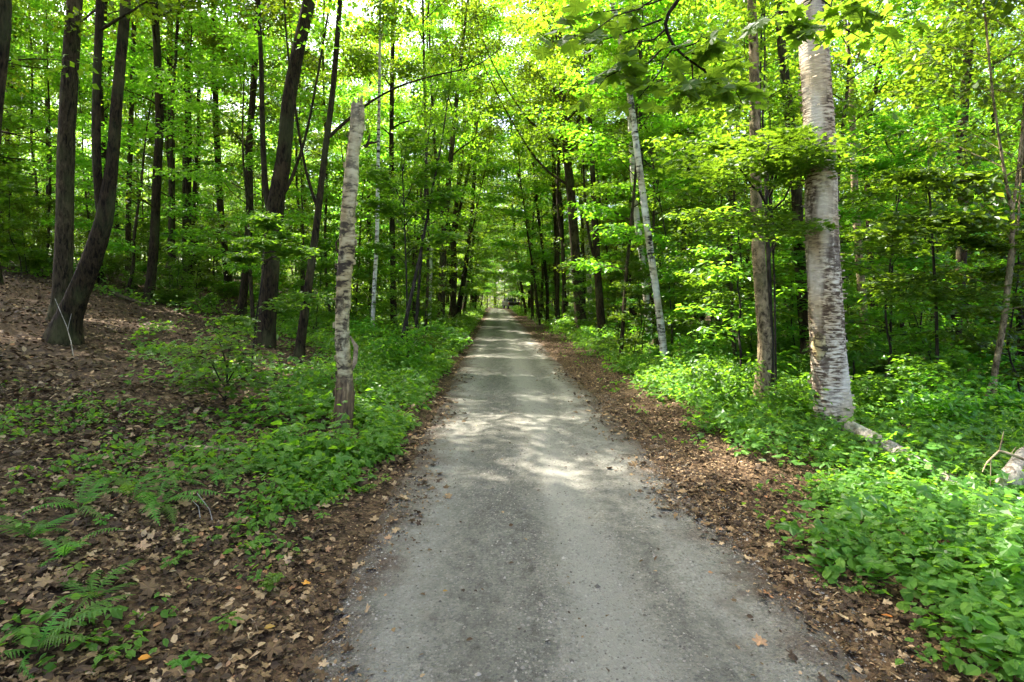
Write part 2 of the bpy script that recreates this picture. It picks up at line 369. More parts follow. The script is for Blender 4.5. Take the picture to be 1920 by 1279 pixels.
def branchy(wood, leaf, trunk, trad, t0, nl, L, elev, subs, per, crad, flat, lsize, shape, rng, profile=None, flatten=.45, tilt=.5, t1=1.0, bare=.3, cl=3, sides=5, azs=None):
    """limbs with side shoots and flat leaf sprays on a trunk path"""
    cents = []; az = rng.random() * 6.28
    for i in range(nl):
        t = t0 + (t1 - t0) * (i + rng.random() * .8) / nl
        st = interp(trunk, np.array([t]))[0]; k = (t - t0) / (1 - t0 + 1e-6)
        az += 2.4 + rng.normal(0, .35)
        a = az if azs is None else azs[0] + rng.normal(0, azs[1])
        ln = L * (profile(k) if profile else 1 - .55 * k) * rng.uniform(.7, 1.2)
        e = elev + .55 * k * (1.3 - elev) + rng.normal(0, .12)
        lp = limb_path(st, a, e, ln, 6, flatten, rng)
        r0 = min(.45 * float(np.interp(t, np.linspace(0, 1, len(trad)), trad)), .012 + .013 * ln)
        tube(wood, lp, np.linspace(r0, .005, 6), sides if r0 > .02 else 4, 0, cap=False)
        cents += list(interp(lp, np.linspace(max(bare, .45), 1, max(2, cl))))
        for j in range(subs):
            s = bare + (1 - bare) * (j + rng.random()) / subs
            sp = interp(lp, np.array([s]))[0]
            sa = a + (1 if j % 2 else -1) * rng.uniform(.5, 1.1)
            sl = ln * .45 * (1.1 - .55 * s) * rng.uniform(.7, 1.2)
            sb = limb_path(sp, sa, e * .35 + rng.normal(0, .12), sl, 4, .2, rng)
            tube(wood, sb, np.linspace(r0 * .4, .003, 4), 3, 0, cap=False)
            cents += list(interp(sb, np.linspace(.3, 1, cl)))
    cents = np.array(cents)
    clusters(leaf, cents + rng.normal(0, .06, cents.shape), per, crad, flat, lsize, shape, tilt, rng=rng)
    return cents

def trunk_path(H, lean, rng, n=9, wig=.12):
    z = np.linspace(-.2, H, n); a = rng.random() * 6.28
    w = np.cumsum(rng.normal(0, wig, (n, 2)), 0) * (np.arange(n) > 0)[:, None]
    w -= w[0]
    return np.stack([lean * math.cos(a) * z / H * H * .1 + w[:, 0] * .5, lean * math.sin(a) * z / H * H * .1 + w[:, 1] * .5, z], 1)

# ------------------------------------------------------------------ ground and road (setting)
def axis(fine0, fine1, step, lo, hi, grow=1.12):
    a = list(np.arange(fine0, fine1 + step / 2, step)); s = step
    while a[-1] < hi: s *= grow; a.append(a[-1] + s)
    s = step; pre = []; x = fine0
    while x > lo: s *= grow; x -= s; pre.append(x)
    return np.array(pre[::-1] + a)
def grid_obj(name, xs, ys, zf, mat, xf=None):
    X, Y = np.meshgrid(xs, ys)
    if xf: X = xf(X, Y)
    Z = zf(X, Y)
    ny, nx = X.shape; i = np.arange(ny - 1)[:, None] * nx + np.arange(nx - 1)[None]
    f = np.stack([i, i + 1, i + nx + 1, i + nx], -1).reshape(-1, 4)
    mb = MB(); mb.add(np.stack([X, Y, Z], -1).reshape(-1, 3), f, 0, True)
    return tag(mb.obj(name, mat), kind='structure')
grid_obj('forest_floor', axis(-9, 9, .12, -260, 260), axis(.5, 16, .12, -60, 420), lambda X, Y: gz(X, Y), M['ground'])

def road_z(U, Y):
    return (-.012 + .03 * (1 - (U / 1.5) ** 2) - .12 * sstep(1.15, 1.68, np.abs(U)) - .018 * np.exp(-((U - .35) / .22) ** 2) - .012 * np.exp(-((U + .75) / .25) ** 2)
            + .006 * np.sin(7.1 * U + 2.3 * Y) + .005 * np.sin(3.7 * Y - 9 * U + 1) + .004 * np.sin(13 * U + 11 * Y) + .02 * np.sin(.55 * Y + U) * .5)
us = np.linspace(-1.7, 1.7, 50)
ysr = axis(.4, 12, .1, -50, 330, 1.05)
grid_obj('gravel_road', us, ysr, lambda X, Y: road_z(X - road_c(Y), Y), M['road'], lambda U, Y: U * (1 + .03 * np.sin(1.3 * Y) * np.sign(U) + .035 * np.sin(3.1 * Y + U) + .025 * np.sin(7.7 * Y + 2 * U) + .12 * (1 - sstep(2, 5, Y)) * (U < 0)) + road_c(Y))

# ------------------------------------------------------------------ pebbles, litter, ground cover (stuff)
def scatter(n, x0, x1, y0, y1, dens):
    x = R.uniform(x0, x1, n); y = y0 * (y1 / y0) ** R.random(n) if y0 > 0 else R.uniform(y0, y1, n)
    k = R.random(n) < dens(x, y)
    return x[k], y[k]
def surf(x, y):
    u = x - road_c(y)
    return np.maximum(gz(x, y), np.where(np.abs(u) < 1.68, road_z(u, y), -9))

def pebbles():
    mb = MB()
    x, y = scatter(44000, -.85, 2.0, 1.2, 11, lambda x, y: .35 + .65 * (np.sin(4 * x + .7 * np.sin(1.5 * y)) > -.2) * (np.abs(x - .55) > .16))
    n = len(x); s = .003 + .007 * R.random(n) ** 3 + .011 * R.random(n) * (R.random(n) > .975)
    base = np.array([(1, 0, 0), (.2, .9, .1), (-.9, .3, 0), (-.4, -.8, .1), (.5, -.75, 0), (.1, .1, .75)])
    fc = np.array([[0, 1, 5], [1, 2, 5], [2, 3, 5], [3, 4, 5], [4, 0, 5]])
    a = R.random(n) * 6.28; ca, sa = np.cos(a), np.sin(a)
    b = base[None] * R.uniform(.7, 1.3, (n, 6, 1))
    v = np.stack([ca[:, None] * b[..., 0] - sa[:, None] * b[..., 1], sa[:, None] * b[..., 0] + ca[:, None] * b[..., 1], b[..., 2]], -1) * s[:, None, None]
    v += np.stack([x, y, surf(x, y) - .001], -1)[:, None]
    mb.add(v.reshape(-1, 3), (fc[None] + (np.arange(n) * 6)[:, None, None]).reshape(-1, 3))
    return tag(mb.obj('gravel', M['pebble']), kind='stuff')
pebbles()

def patchy(x, y, s=1.0, ph=0.0):
    return .5 + .5 * np.sin(1.3 * s * x + .7 * np.sin(.9 * s * y + ph) + ph) * np.cos(1.1 * s * y - .6 * s * x + 2 * ph)

def litter():
    mb = MB()
    def put(x, y, lo, hi, shape, lift):
        n = len(x)
        p = np.stack([x, y, surf(x, y) + .004 + lift * R.random(n)], 1)
        leaves(mb, p, R.random(n) * 6.28, R.normal(0, .35, n), R.normal(0, .45, n), R.uniform(lo, hi, n), shape)
    left = lambda x, y: sstep(-.72, -1.45, x + .2 * np.sin(1.7 * y) + .3 * (1 - sstep(2, 5, y))) * (.55 + .45 * sstep(.2, .5, patchy(x, y, 2.1))) 
    x, y = scatter(46000, -7, -.7, 1.2, 7, left); put(x, y, .02, .055, 'ovate', .025)
    x, y = scatter(9000, -7, -.9, 1.2, 8, left); put(x, y, .03, .07, 'maple', .025); x, y = scatter(3500, -7, -.9, 1.2, 8, left); put(x, y, .05, .10, 'mapled', .035)
    x, y = scatter(26000, -16, -1.2, 5, 22, left); put(x, y, .05, .11, 'ovate', .03)
    rd = lambda x, y: sstep(1.35, 2.3, x + .25 * np.sin(1.3 * y + 1) + .15 * np.sin(4.3 * y)) * (x < 3.9)
    x, y = scatter(46000, 1.1, 3.9, 1.2, 9, rd); put(x, y, .010, .036, 'ovate', .015)
    x, y = scatter(4000, 1.2, 3.6, 1.2, 9, rd); put(x, y, .03, .065, 'maple', .02)
    x, y = scatter(16000, 1.2, 4.2, 7, 60, lambda x, y: sstep(1.2, 1.9, x + .3 * np.sin(1.1 * y)) * .9); put(x, y, .02, .06, 'ovate', .015)
    x, y = scatter(12000, -2.4, -.9, 6, 60, lambda x, y: sstep(-.8, -1.2, x + .25 * np.sin(1.7 * y))); put(x, y, .04, .09, 'ovate', .02)
    x, y = scatter(14000, 3.5, 14, 5, 25, lambda x, y: .8 + 0 * x); put(x, y, .05, .11, 'ovate', .02)
    for x0, x1, c0, w in ((-1.9, -.35, -.95, .28), (1.0, 2.6, 1.85, .32)):
        x, y = scatter(30000, x0, x1, 1.2, 22, lambda x, y: np.exp(-((x - c0 - .14 * np.sin(1.7 * y + c0) - .08 * np.sin(5.3 * y)) / w) ** 2) * (.4 + .6 * patchy(x, y, 2.7, 1))); put(x, y, .007, .028, 'ovate', .008)
        x, y = scatter(2600, x0, x1, 1.2, 14, lambda x, y: np.exp(-((x - c0 - .14 * np.sin(1.7 * y + c0)) / w) ** 2)); put(x, y, .03, .075, 'mapled', .02)
    x, y = scatter(800, -.8, 1.6, 1.4, 30, lambda x, y: .5 + 0 * x); put(x, y, .015, .04, 'ovate', .003)
    x, y = scatter(1500, -9, 3.4, 1.3, 12, lambda x, y: np.maximum(left(x, y), rd(x, y)))
    for a, b in zip(x, y):
        t = R.random() * 6.28; l = R.uniform(.04, .22); z = float(surf(a, b)) + .015; r = R.uniform(.0015, .004)
        tube(mb, [(a, b, z), (a + math.cos(t) * l * .5 + R.normal(0, .01), b + math.sin(t) * l * .5, z + R.uniform(0, .015)), (a + math.cos(t) * l, b + math.sin(t) * l, float(surf(a + math.cos(t) * l, b + math.sin(t) * l)) + .012)], [r, r * .9, r * .5], 3, 0, cap=False)
    return tag(mb.obj('leaf_litter', M['litter']), kind='stuff')
litter()

def ground_cover():
    mb = MB()
    def plants(x, y, h0, h1, nl, l0, l1, shape, spread, mi=0):
        n = len(x); h = R.uniform(h0 * .7, h1, n) * (.6 + .7 * patchy(x, y, 2.3, 2)) * (1 + .7 * (R.random(n) > .93)); z = gz(x, y)
        k = nl
        X = np.repeat(x, k); Y = np.repeat(y, k); Z = np.repeat(z, k); H = np.repeat(h, k)
        lev = R.random(n * k) ** .6; a = R.random(n * k) * 6.28; r = spread * (.25 + .75 * R.random(n * k))
        p = np.stack([X + np.cos(a) * r, Y + np.sin(a) * r, Z + H * lev + .01], 1)
        leaves(mb, p, a + R.normal(0, .5, n * k), .25 + R.normal(0, .3, n * k), R.normal(0, .3, n * k), R.uniform(l0, l1, n * k) * np.repeat(R.uniform(.7, 1.35, n), k), shape, mi)
    edge_r = lambda x, y: sstep(2.05, 2.5, x - .55 * sstep(2.4, 7, y) + .2 * np.sin(1.9 * y + .5) + .14 * np.sin(5.3 * y))
    # bright leafy bank on the sunny side of the road
    x, y = scatter(11000, 1.9, 8.5, 1.5, 14, lambda x, y: edge_r(x, y) * (.35 + .65 * sstep(.1, .35, patchy(x, y, 1.4)))); q = y < 5.5; plants(x[q], y[q], .08, .27, 7, .035, .075, 'heart', .12); plants(x[~q], y[~q], .12, .38, 7, .035, .075, 'ovate', .12)
    x, y = scatter(1500, 2.1, 8.5, 2.0, 14, lambda x, y: edge_r(x, y) * .8); plants(x, y, .2, .45, 6, .07, .13, 'maple', .16, 1)
    x, y = scatter(1600, 1.9, 8.5, 1.6, 14, edge_r); plants(x, y, .1, .3, 9, .05, .10, 'heart', .1, 2)
    x, y = scatter(7000, 2.1, 9.5, 9, 60, lambda x, y: edge_r(x - .1, y) * (.5 + .5 * patchy(x, y, .8))); plants(x, y, .12, .42, 8, .07, .13, 'ovate', .2)
    x, y = scatter(1500, 1.9, 3.6, 2.5, 40, lambda x, y: .25 * (patchy(x, y, 2.6, 3) > .5) + 0 * x); plants(x, y, .04, .14, 5, .03, .07, 'ovate', .08)
    # left bank, thick behind the broken birch, thin on the litter in front
    foot = lambda x, y: np.where((np.abs(x / y + .262) < .05) & (y < 7.6) & (y > 6.2), 0.06, 1.0)
    edge_l = lambda x, y: foot(x, y) * sstep(-1.15, -1.55, x - .32 * sstep(5, 9, y) + .18 * np.sin(1.6 * y + 1) + .12 * np.sin(4.7 * y))
    x, y = scatter(6500, -5.5, -1.1, 5.2, 16, lambda x, y: edge_l(x, y) * sstep(-3.4, -1.9, x + .14 * (y - 8)) * (.25 + .75 * sstep(.15, .5, patchy(x, y, 1.6, 1)))); plants(x, y, .08, .32, 7, .05, .09, 'ovate', .12)
    x, y = scatter(900, -5.5, -1.2, 5.0, 16, lambda x, y: edge_l(x, y) * sstep(-3.4, -1.9, x + .14 * (y - 8)) * .7); plants(x, y, .15, .45, 6, .07, .12, 'maple', .15, 1)
    x, y = scatter(8500, -9, -1.2, 12, 65, lambda x, y: edge_l(x, y) * sstep(12, 17, y + 1.2 * (x + 4)) * (.4 + .6 * patchy(x, y, .7, 2))); plants(x, y, .15, .5, 8, .08, .14, 'ovate', .22)
    x, y = scatter(2600, -22, -4, 17, 38, lambda x, y: sstep(.5, .75, patchy(x, y, .5, 3))); plants(x, y, .12, .45, 8, .08, .14, 'ovate', .25)
    x, y = scatter(2000, -8, -1.6, 6, 17, lambda x, y: sstep(.3, .6, patchy(x, y, 1.2, 1.7)) * (x > -.62 * y)); plants(x, y, .06, .3, 6, .05, .10, 'maple', .14, 1)
    x, y = scatter(2200, -6, -1.3, 2.6, 7, lambda x, y: edge_l(x, y) * sstep(.45, .72, patchy(x, y, 1.5, .6))); plants(x, y, .04, .14, 5, .03, .07, 'ovate', .07)
    x, y = scatter(1500, -1.9, -1.1, 3.6, 8, lambda x, y: edge_l(x, y) * sstep(3.5, 6, y)); plants(x, y, .05, .2, 6, .04, .075, 'ovate', .09)
    x, y = scatter(5200, -14, 14, 55, 104, lambda x, y: (np.abs(x - road_c(y)) > 2.0) & ~((y > 84) & (y < 96) & (x > .6) & (x < 5))); plants(x, y, .2, .8, 9, .14, .24, 'ovate', .4)
    x, y = scatter(4200, 6, 26, 7, 40, lambda x, y: .35 + .65 * patchy(x, y, .6, 4)); plants(x, y, .15, .6, 8, .08, .14, 'ovate', .25)
    return tag(mb.obj('undergrowth', [M['herb'], M['under'], M['fern']]), kind='stuff')
ground_cover()

# ------------------------------------------------------------------ tree templates
def canopy_template(rng, H, r0, bark, leafm, t0=.42, L=3.6, nl=19, per=32, name='maple_tree', lsize=.128, shape='quad', elev=.55, sides=9):
    root = empty(name)
    wood, leaf = MB(), MB()
    tp = trunk_path(H, rng.uniform(0, .5), rng, 12, .16)
    tr = np.interp(np.linspace(0, 1, 12), [0, .5, 1], [r0, r0 * .68, .02])
    s = np.linspace(0, 1, 30); tpf = interp(tp, s)
    tube(wood, tpf, np.interp(s, np.linspace(0, 1, 12), tr), sides, 0, .08, flare=.8)
    branchy(wood, leaf, tp, tr, t0, nl, L, elev, 5, per, .46, .10, lsize, shape, rng, lambda k: .75 + .7 * k - 1.05 * k * k, cl=3)
    # a few dead or sparse low boughs
    branchy(wood, leaf, tp, tr, .14, 4, L * .55, .35, 3, 7, .32, .05, lsize * .9, shape, rng, None, t1=t0, cl=2)
    wood.obj('trunk', bark, root); leaf.obj('crown', leafm, root)
    return root

def understory_template(rng, H, r0, name, bark, leafm, nl, L, per, lsize, shape, t0=.18, subs=4, crad=.30, elev=.22, cl=3):
    root = empty(name)
    wood, leaf = MB(), MB()
    tp = trunk_path(H, rng.uniform(.1, 1.2), rng, 9, .10)
    tr = np.interp(np.linspace(0, 1, 9), [0, 1], [r0, .008])
    s = np.linspace(0, 1, 16)
    tube(wood, interp(tp, s), np.interp(s, np.linspace(0, 1, 9), tr), 6, 0, .05)
    branchy(wood, leaf, tp, tr, t0, nl, L, elev, subs, per, crad, .035, lsize, shape, rng, (lambda k: .62 + 1.0 * k - .95 * k * k) if H > 5 else (lambda k: .65 + .8 * k - 1.2 * k * k), .3 if H > 5 else .1, .3, cl=cl)
    wood.obj('trunk', bark, root); leaf.obj('crown', leafm, root)
    return root

HIDE = (0, 0, 0)
canopyT, midT, sapT, shrubT = [], [], [], []
for i in range(9):
    rg = np.random.default_rng(100 + i)
    canopyT.append(canopy_template(rg, rg.uniform(15, 22), rg.uniform(.055, .15), M['bark_dark' if i % 3 else 'bark'], M['canopy'], rg.uniform(.36, .54), rg.uniform(2.7, 3.8)))
for i in range(7):
    rg = np.random.default_rng(200 + i)
    midT.append(understory_template(rg, rg.uniform(6.5, 11), rg.uniform(.035, .075), 'young_maple', M['bark'], M['canopy' if i % 2 else 'under'], 24, rg.uniform(1.9, 2.9), 20, .12, 'ovate' if i % 3 else 'maple', .2, 4, .40))
for i in range(8):
    rg = np.random.default_rng(300 + i)
    sapT.append(understory_template(rg, rg.uniform(2.2, 4.6), rg.uniform(.012, .026), 'sapling', M['twig'], M['under'], 13, rg.uniform(.8, 1.3), 9, .115, 'maple' if i % 2 else 'ovate', .22, 3, .24, .2))
for i in range(6):
    rg = np.random.default_rng(400 + i)
    root = empty('shrub'); wood, leaf = MB(), MB()
    for q in range(5):
        st = limb_path((rg.normal(0, .08), rg.normal(0, .08), -.05), rg.random() * 6.28, rg.uniform(.8, 1.4), rg.uniform(.6, 1.2), 5, .5, rg)
        branchy(wood, leaf, st, [.008, .004], .3, 5, .45, .2, 2, 7, .15, .04, .095, 'ovate' if i % 2 else 'maple', rg, None, .1, .3, cl=2)
        tube(wood, st, np.linspace(.008, .003, 5), 4, 0)
    wood.obj('stem', M['twig'], root); leaf.obj('foliage', M['under'], root)
    shrubT.append(root)
used = set()
def place(T, idx, x, y, rz, s, hs, label, cat, group):
    src = T[idx % len(T)]; loc = (x, y, gzf(x, y))
    if src.name not in used:
        used.add(src.name); r = src; r.location = loc; r.rotation_euler = (0, 0, rz); r.scale = (s, s, hs)
        return tag(r, label, cat, group)
    r = dup(src, loc, rz, (s, hs), label, group); r['category'] = cat
    return r

# ------------------------------------------------------------------ the trees one can point to
taken = []
def feature(name, label, bark, path, H=None, Y=None, cat='tree', group=None, stems=(), crown=None, leafm='canopy', flare=.8, sides=14, rough=.07, extra=None, top=True, seed=0):
    """path: (pixel x, pixel y, pixel width) up the stem; grows on above the frame to height H"""
    rg = np.random.default_rng(900 + seed)
    Y = Y or G(path[0][0], path[0][1])
    base = P(path[0][0], path[0][1], Y)
    taken.append((base.x, Y))
    root = empty(name, base, 0, label, cat, group)
    wood, leaf = MB(), MB()
    def build(pp, main):
        pts = np.array([P(a, b, Y + dy) - base for a, b, w, *q in pp for dy in [q[0] if q else 0]]); rad = np.array([w * Y / F / 2 for a, b, w, *q in pp])
        if main: pts = np.vstack([pts[0] - (0, 0, .25), pts]); rad = np.concatenate([[rad[0] * 1.05], rad])
        if top and H and pts[-1][2] < H:
            d = pts[-1] - pts[-2]; d = d / np.linalg.norm(d); q = pts[-1].copy(); n = 5; step = (H - q[2]) / n
            for i in range(n):
                d = d * .75 + np.array([rg.normal(0, .06), rg.normal(0, .06), .3]); d /= np.linalg.norm(d); q = q + d * step
                pts = np.vstack([pts, q]); rad = np.append(rad, max(.015, rad[-1] * .74))
        m = len(pts); s = np.linspace(0, 1, max(12, m * 4))
        # smooth the joints a little
        fine = interp(pts, s); rf = np.interp(s, np.linspace(0, 1, m), rad)
        for _ in range(2): fine[1:-1] = (fine[:-2] + 2 * fine[1:-1] + fine[2:]) / 4
        tube(wood, fine, rf, sides if main else 9, 0, rough, flare=flare if main else 0)
        return pts, rad
    pts, rad = build(path, True)
    ext = [build(p, False) for p in stems]
    if crown:
        c = dict(t0=.5, nl=17, L=3.4, elev=.5, subs=5, per=32, crad=.45, flat=.10, lsize=.115, shape='quad'); c.update(crown)
        hs = np.cumsum(np.concatenate([[0], np.linalg.norm(np.diff(pts, axis=0), axis=1)])); uni = np.array([[np.interp(q, hs, pts[:, k]) for k in range(3)] for q in np.linspace(0, hs[-1], 14)])
        urad = np.interp(np.linspace(0, hs[-1], 14), hs, rad)
        branchy(wood, leaf, uni, urad, c['t0'], c['nl'], c['L'], c['elev'], c['subs'], c['per'], c['crad'], c['flat'], c['lsize'], c['shape'], rg, lambda k: .75 + .7 * k - 1.05 * k * k)
        for (ep, er), sp in zip(ext, stems):
            if er[-1] < .03 or H and ep[-1][2] > H * .8: branchy(wood, leaf, ep, er, .35, 8, 1.9, .3, 3, 10, .4, .08, .125, 'quad', rg)
    if extra: extra(wood, pts, rad)
    tr = wood.obj('trunk', M[bark], root)
    if leaf.n: leaf.obj('crown', M[leafm], root)
    return root, tr, Y, base, pts, rad

CR = dict
SLIM = {0: .82, 1: .72, 2: .76, 3: .74, 4: .66, 5: .8, 6: .85, 8: .85, 9: .85, 22: .84, 24: .9}
FEATS = [
 ('maple_tree', 'straight dark trunk beside the curved twin-stemmed tree on the brown slope', 'bark', [(117, 575, 38), (122, 420, 36), (124, 250, 34), (132, 100, 33), (141, 0, 30)], 19, 11.6, (), CR(t0=.45, L=3.4)),
 ('maple_tree', 'dark curved tree forking into two stems above its flared foot on the slope', 'bark_dark', [(118, 640, 84), (126, 600, 64), (142, 560, 54), (172, 490, 48), (196, 420, 42), (212, 300, 29), (218, 190, 27), (228, 90, 25), (237, 0, 24)], 18, None, ([(194, 425, 24), (186, 380, 22), (180, 280, 21), (182, 150, 20), (188, 0, 19)],), CR(t0=.5)),
 ('maple_tree', 'big leaning dark maple with mottled bark on the slope behind the broken birch', 'bark_dark', [(499, 650, 42), (503, 560, 42), (510, 450, 42), (518, 370, 40), (533, 300, 36), (540, 200, 33), (557, 100, 31), (580, 0, 30)], 20, None, ([(508, 410, 16), (497, 350, 15), (492, 250, 13), (490, 120, 11), (484, 0, 9)], [(522, 380, 12), (545, 340, 9), (563, 290, 7), (580, 230, 6)]), CR(t0=.45, L=3.0, nl=16)),
 ('maple_tree', 'crooked dark maple just behind the broken pale birch', 'bark_dark', [(560, 668, 26), (570, 590, 22), (582, 510, 20), (592, 440, 18), (602, 350, 16), (611, 270, 15), (622, 190, 14), (632, 80, 13), (638, 0, 12)], 16, None, ([(612, 262, 10), (640, 235, 9), (694, 190, 6), (750, 160, 5), (815, 141, 4), (894, 126, 3), (945, 86, 2)], [(598, 400, 9), (575, 330, 7), (560, 250, 6)]), CR(t0=.55, L=1.7, nl=9)),
 ('maple_tree', 'dark wavy trunk with a small flared foot in the middle of the slope', 'bark_dark', [(430, 547, 24), (422, 480, 18), (414, 400, 18), (409, 300, 17), (405, 220, 16), (402, 120, 14), (400, 0, 12)], 22, 27, ([(404, 130, 7), (415, 80, 6), (428, 30, 5)],), CR(t0=.4)),
 ('maple_tree', 'slim dark trunk standing in front of a bright sky gap on the slope', 'bark_dark', [(352, 500, 16), (352, 400, 15), (354, 260, 15), (350, 130, 13), (352, 0, 11)], 20, 26, (), CR(t0=.45)),
 ('maple_tree', 'slender dark trunk paired close with another beneath the sky gap', 'bark', [(322, 492, 15), (322, 380, 13), (322, 240, 12), (318, 110, 11), (320, 0, 10)], 19, 26, ([(321, 330, 9), (308, 220, 9), (300, 110, 8), (292, 0, 7)],), CR(t0=.45)),
 ('maple_tree', 'dark trunk leaning outward at the very edge of the slope view', 'bark_dark', [(-60, 760, 40), (-38, 500, 34), (-12, 200, 30), (6, 60, 28), (8, 0, 27)], 17, 7.0, (), CR(t0=.5)),
 ('maple_tree', 'grey straight trunk between the curved tree and the wavy one', 'bark', [(240, 505, 12), (240, 400, 11), (245, 250, 10), (250, 100, 9), (252, 0, 9)], 19, 24, (), CR(t0=.45)),
 ('maple_tree', 'thin straight dark trunk rising just past the broken birch', 'bark_dark', [(737, 622, 14), (737, 520, 12), (735, 400, 11), (734, 250, 10), (736, 100, 9), (738, 0, 8)], 18, None, (), CR(t0=.4, L=2.8)),
 ('white_birch', 'thin white birch with black dashes low on the slope past the broken birch', 'wbirch', [(699, 600, 8), (703, 520, 8), (707, 450, 8), (709, 300, 7), (712, 120, 6)], 15, 19, (), CR(t0=.5, L=2.0)),
 ('sapling', 'thin brown leaning sapling beside the road verge past the broken birch', 'twig', [(741, 690, 8), (757, 620, 8), (772, 550, 7), (790, 470, 6), (806, 380, 5), (822, 300, 4)], 7, None, (), CR(t0=.5, nl=9, L=1.1, lsize=.1, per=9, crad=.25, flat=.04)),
 ('sapling', 'greenish slim sapling stem crossing behind the leaning brown one', 'twig', [(776, 662, 6), (782, 580, 6), (790, 480, 5), (796, 380, 5), (800, 280, 4)], 8, None, (), CR(t0=.4, nl=10, L=1.2, lsize=.1, per=9, crad=.25, flat=.04)),
 ('white_birch', 'small pale birch trunk at the verge before the dark forked maple', 'wbirch', [(804, 604, 9), (806, 540, 9), (808, 460, 8), (811, 300, 7), (816, 120, 6)], 17, 30, (), CR(t0=.45, L=2.2)),
 ('maple_tree', 'dark forked maple nearest the road edge on the shaded bank', 'bark', [(826, 602, 15), (829, 520, 14), (833, 430, 13), (842, 330, 11), (855, 200, 9), (868, 80, 7)], 20, 28, ([(832, 440, 8), (822, 350, 7), (812, 230, 6), (806, 100, 5)],), CR(t0=.35, L=3.2)),
 ('maple_tree', 'dark trunk leaning over the road where it narrows away', 'bark', [(848, 590, 13), (852, 520, 12), (850, 440, 11), (858, 360, 9), (870, 250, 8)], 20, 38, ([(851, 450, 7), (864, 380, 6), (886, 290, 5)],), CR(t0=.35)),
 ('maple_tree', 'tall grey maple with spreading bare boughs beside the far road edge', 'bark', [(1089, 612, 24), (1083, 540, 21), (1077, 450, 19), (1071, 360, 18), (1063, 290, 16), (1056, 200, 12), (1050, 100, 9)], 19, 27, ([(1067, 320, 9), (1045, 275, 7), (1015, 245, 6), (990, 225, 4)], [(1064, 295, 8), (1085, 230, 7), (1100, 150, 5)], [(1070, 350, 6), (1030, 325, 5), (998, 290, 4)]), CR(t0=.42, nl=20, L=3.6)),
 ('maple_tree', 'dark forked trunk standing between the grey maple and the white birches', 'bark_dark', [(1130, 632, 18), (1124, 560, 16), (1119, 480, 14), (1114, 400, 12), (1110, 300, 10), (1104, 180, 8)], 17, 22.5, ([(1121, 500, 7), (1107, 460, 6), (1098, 400, 5), (1094, 320, 4)],), CR(t0=.45, L=2.6)),
 ('white_birch', 'white birch with dark patches leaning behind the slim leaning birch', 'wbirch', [(1219, 636, 14), (1212, 560, 13), (1205, 490, 12), (1196, 430, 12), (1188, 350, 11), (1180, 200, 9)], 17, 20, (), CR(t0=.5, L=2.2)),
 ('maple_tree', 'thin dark trunk squeezed between the two leaning white birches', 'bark_dark', [(1229, 632, 9), (1222, 540, 9), (1213, 450, 8), (1208, 380, 7), (1200, 250, 6)], 16, 19, (), CR(t0=.5, L=2.2)),
 ('white_birch', 'tall slim white birch leaning over the road with black dashes up its stem', 'wbirch', [(1248, 692, 15), (1240, 620, 15), (1232, 560, 14), (1222, 490, 14), (1213, 420, 14), (1204, 350, 13), (1194, 280, 13), (1184, 200, 12), (1172, 120, 12), (1159, 50, 11), (1148, 0, 11)], 15, None, (), CR(t0=.62, L=2.4)),
 ('white_birch', 'distant pale birch stem rising through the bright leaves above the grey maple', 'wbirch', [(1108, 604, 10), (1102, 480, 10), (1095, 300, 9), (1088, 200, 9), (1080, 100, 8), (1074, 0, 7)], 24, 33, (), CR(t0=.6, L=2.4)),
 ('maple_tree', 'brown mossy trunk with a bent dark foot left beside the big pale birch', 'bark_pale', [(1424, 768, 36), (1432, 700, 31), (1434, 640, 29), (1427, 560, 28), (1421, 460, 27), (1418, 380, 25), (1416, 250, 23), (1414, 120, 21), (1409, 0, 19)], 17, None, (), CR(t0=.6, L=2.8)),
 ('young_maple', 'thin stem growing hard against the brown mossy trunk', 'twig', [(1447, 765, 12), (1447, 680, 11), (1444, 600, 10), (1441, 480, 8), (1436, 400, 7), (1437, 300, 5)], 7, 9.6, ([(1441, 480, 4), (1452, 450, 4), (1448, 400, 3)],), CR(t0=.55, nl=9, L=1.2, lsize=.1, per=9, crad=.28, flat=.04)),
 ('maple_tree', 'dark reddish trunk showing just behind the big pale birch', 'bark_dark', [(1514, 650, 24), (1508, 590, 23), (1500, 500, 22), (1495, 400, 21), (1489, 300, 20), (1478, 200, 19), (1466, 90, 17), (1458, 0, 15)], 18, 12.5, (), CR(t0=.55, L=2.8)),
 ('maple_tree', 'bluish grey trunk in deep shade behind the big pale birch', 'bark_pale', [(1622, 620, 15), (1614, 520, 15), (1606, 420, 14), (1600, 300, 12), (1596, 150, 10)], 17, 18, (), CR(t0=.45)),
 ('maple_tree', 'thin dark trunk deep in the green thicket past the big pale birch', 'bark_dark', [(1640, 590, 12), (1632, 480, 11), (1628, 380, 11), (1622, 250, 10), (1650, 130, 9)], 16, 20, (), CR(t0=.45)),
 ('maple_tree', 'thick shadowed trunk at the far edge of the green thicket', 'bark', [(1925, 700, 24), (1918, 600, 21), (1912, 480, 20), (1920, 300, 17), (1932, 100, 14)], 16, 10.5, (), CR(t0=.5)),
 ('young_maple', 'slender bent stem with a forked foot in the dark thicket', 'bark_pale', [(1861, 790, 12), (1864, 700, 11), (1880, 620, 11), (1889, 540, 11), (1896, 470, 10), (1900, 400, 8), (1886, 340, 6), (1878, 290, 5)], 6.5, 8.6, ([(1838, 785, 7), (1850, 740, 7), (1866, 700, 7)], [(1898, 400, 6), (1908, 330, 5), (1914, 260, 4)]), CR(t0=.45, nl=12, L=1.6, lsize=.11, per=10, crad=.3, flat=.04, shape='ovate')),
]
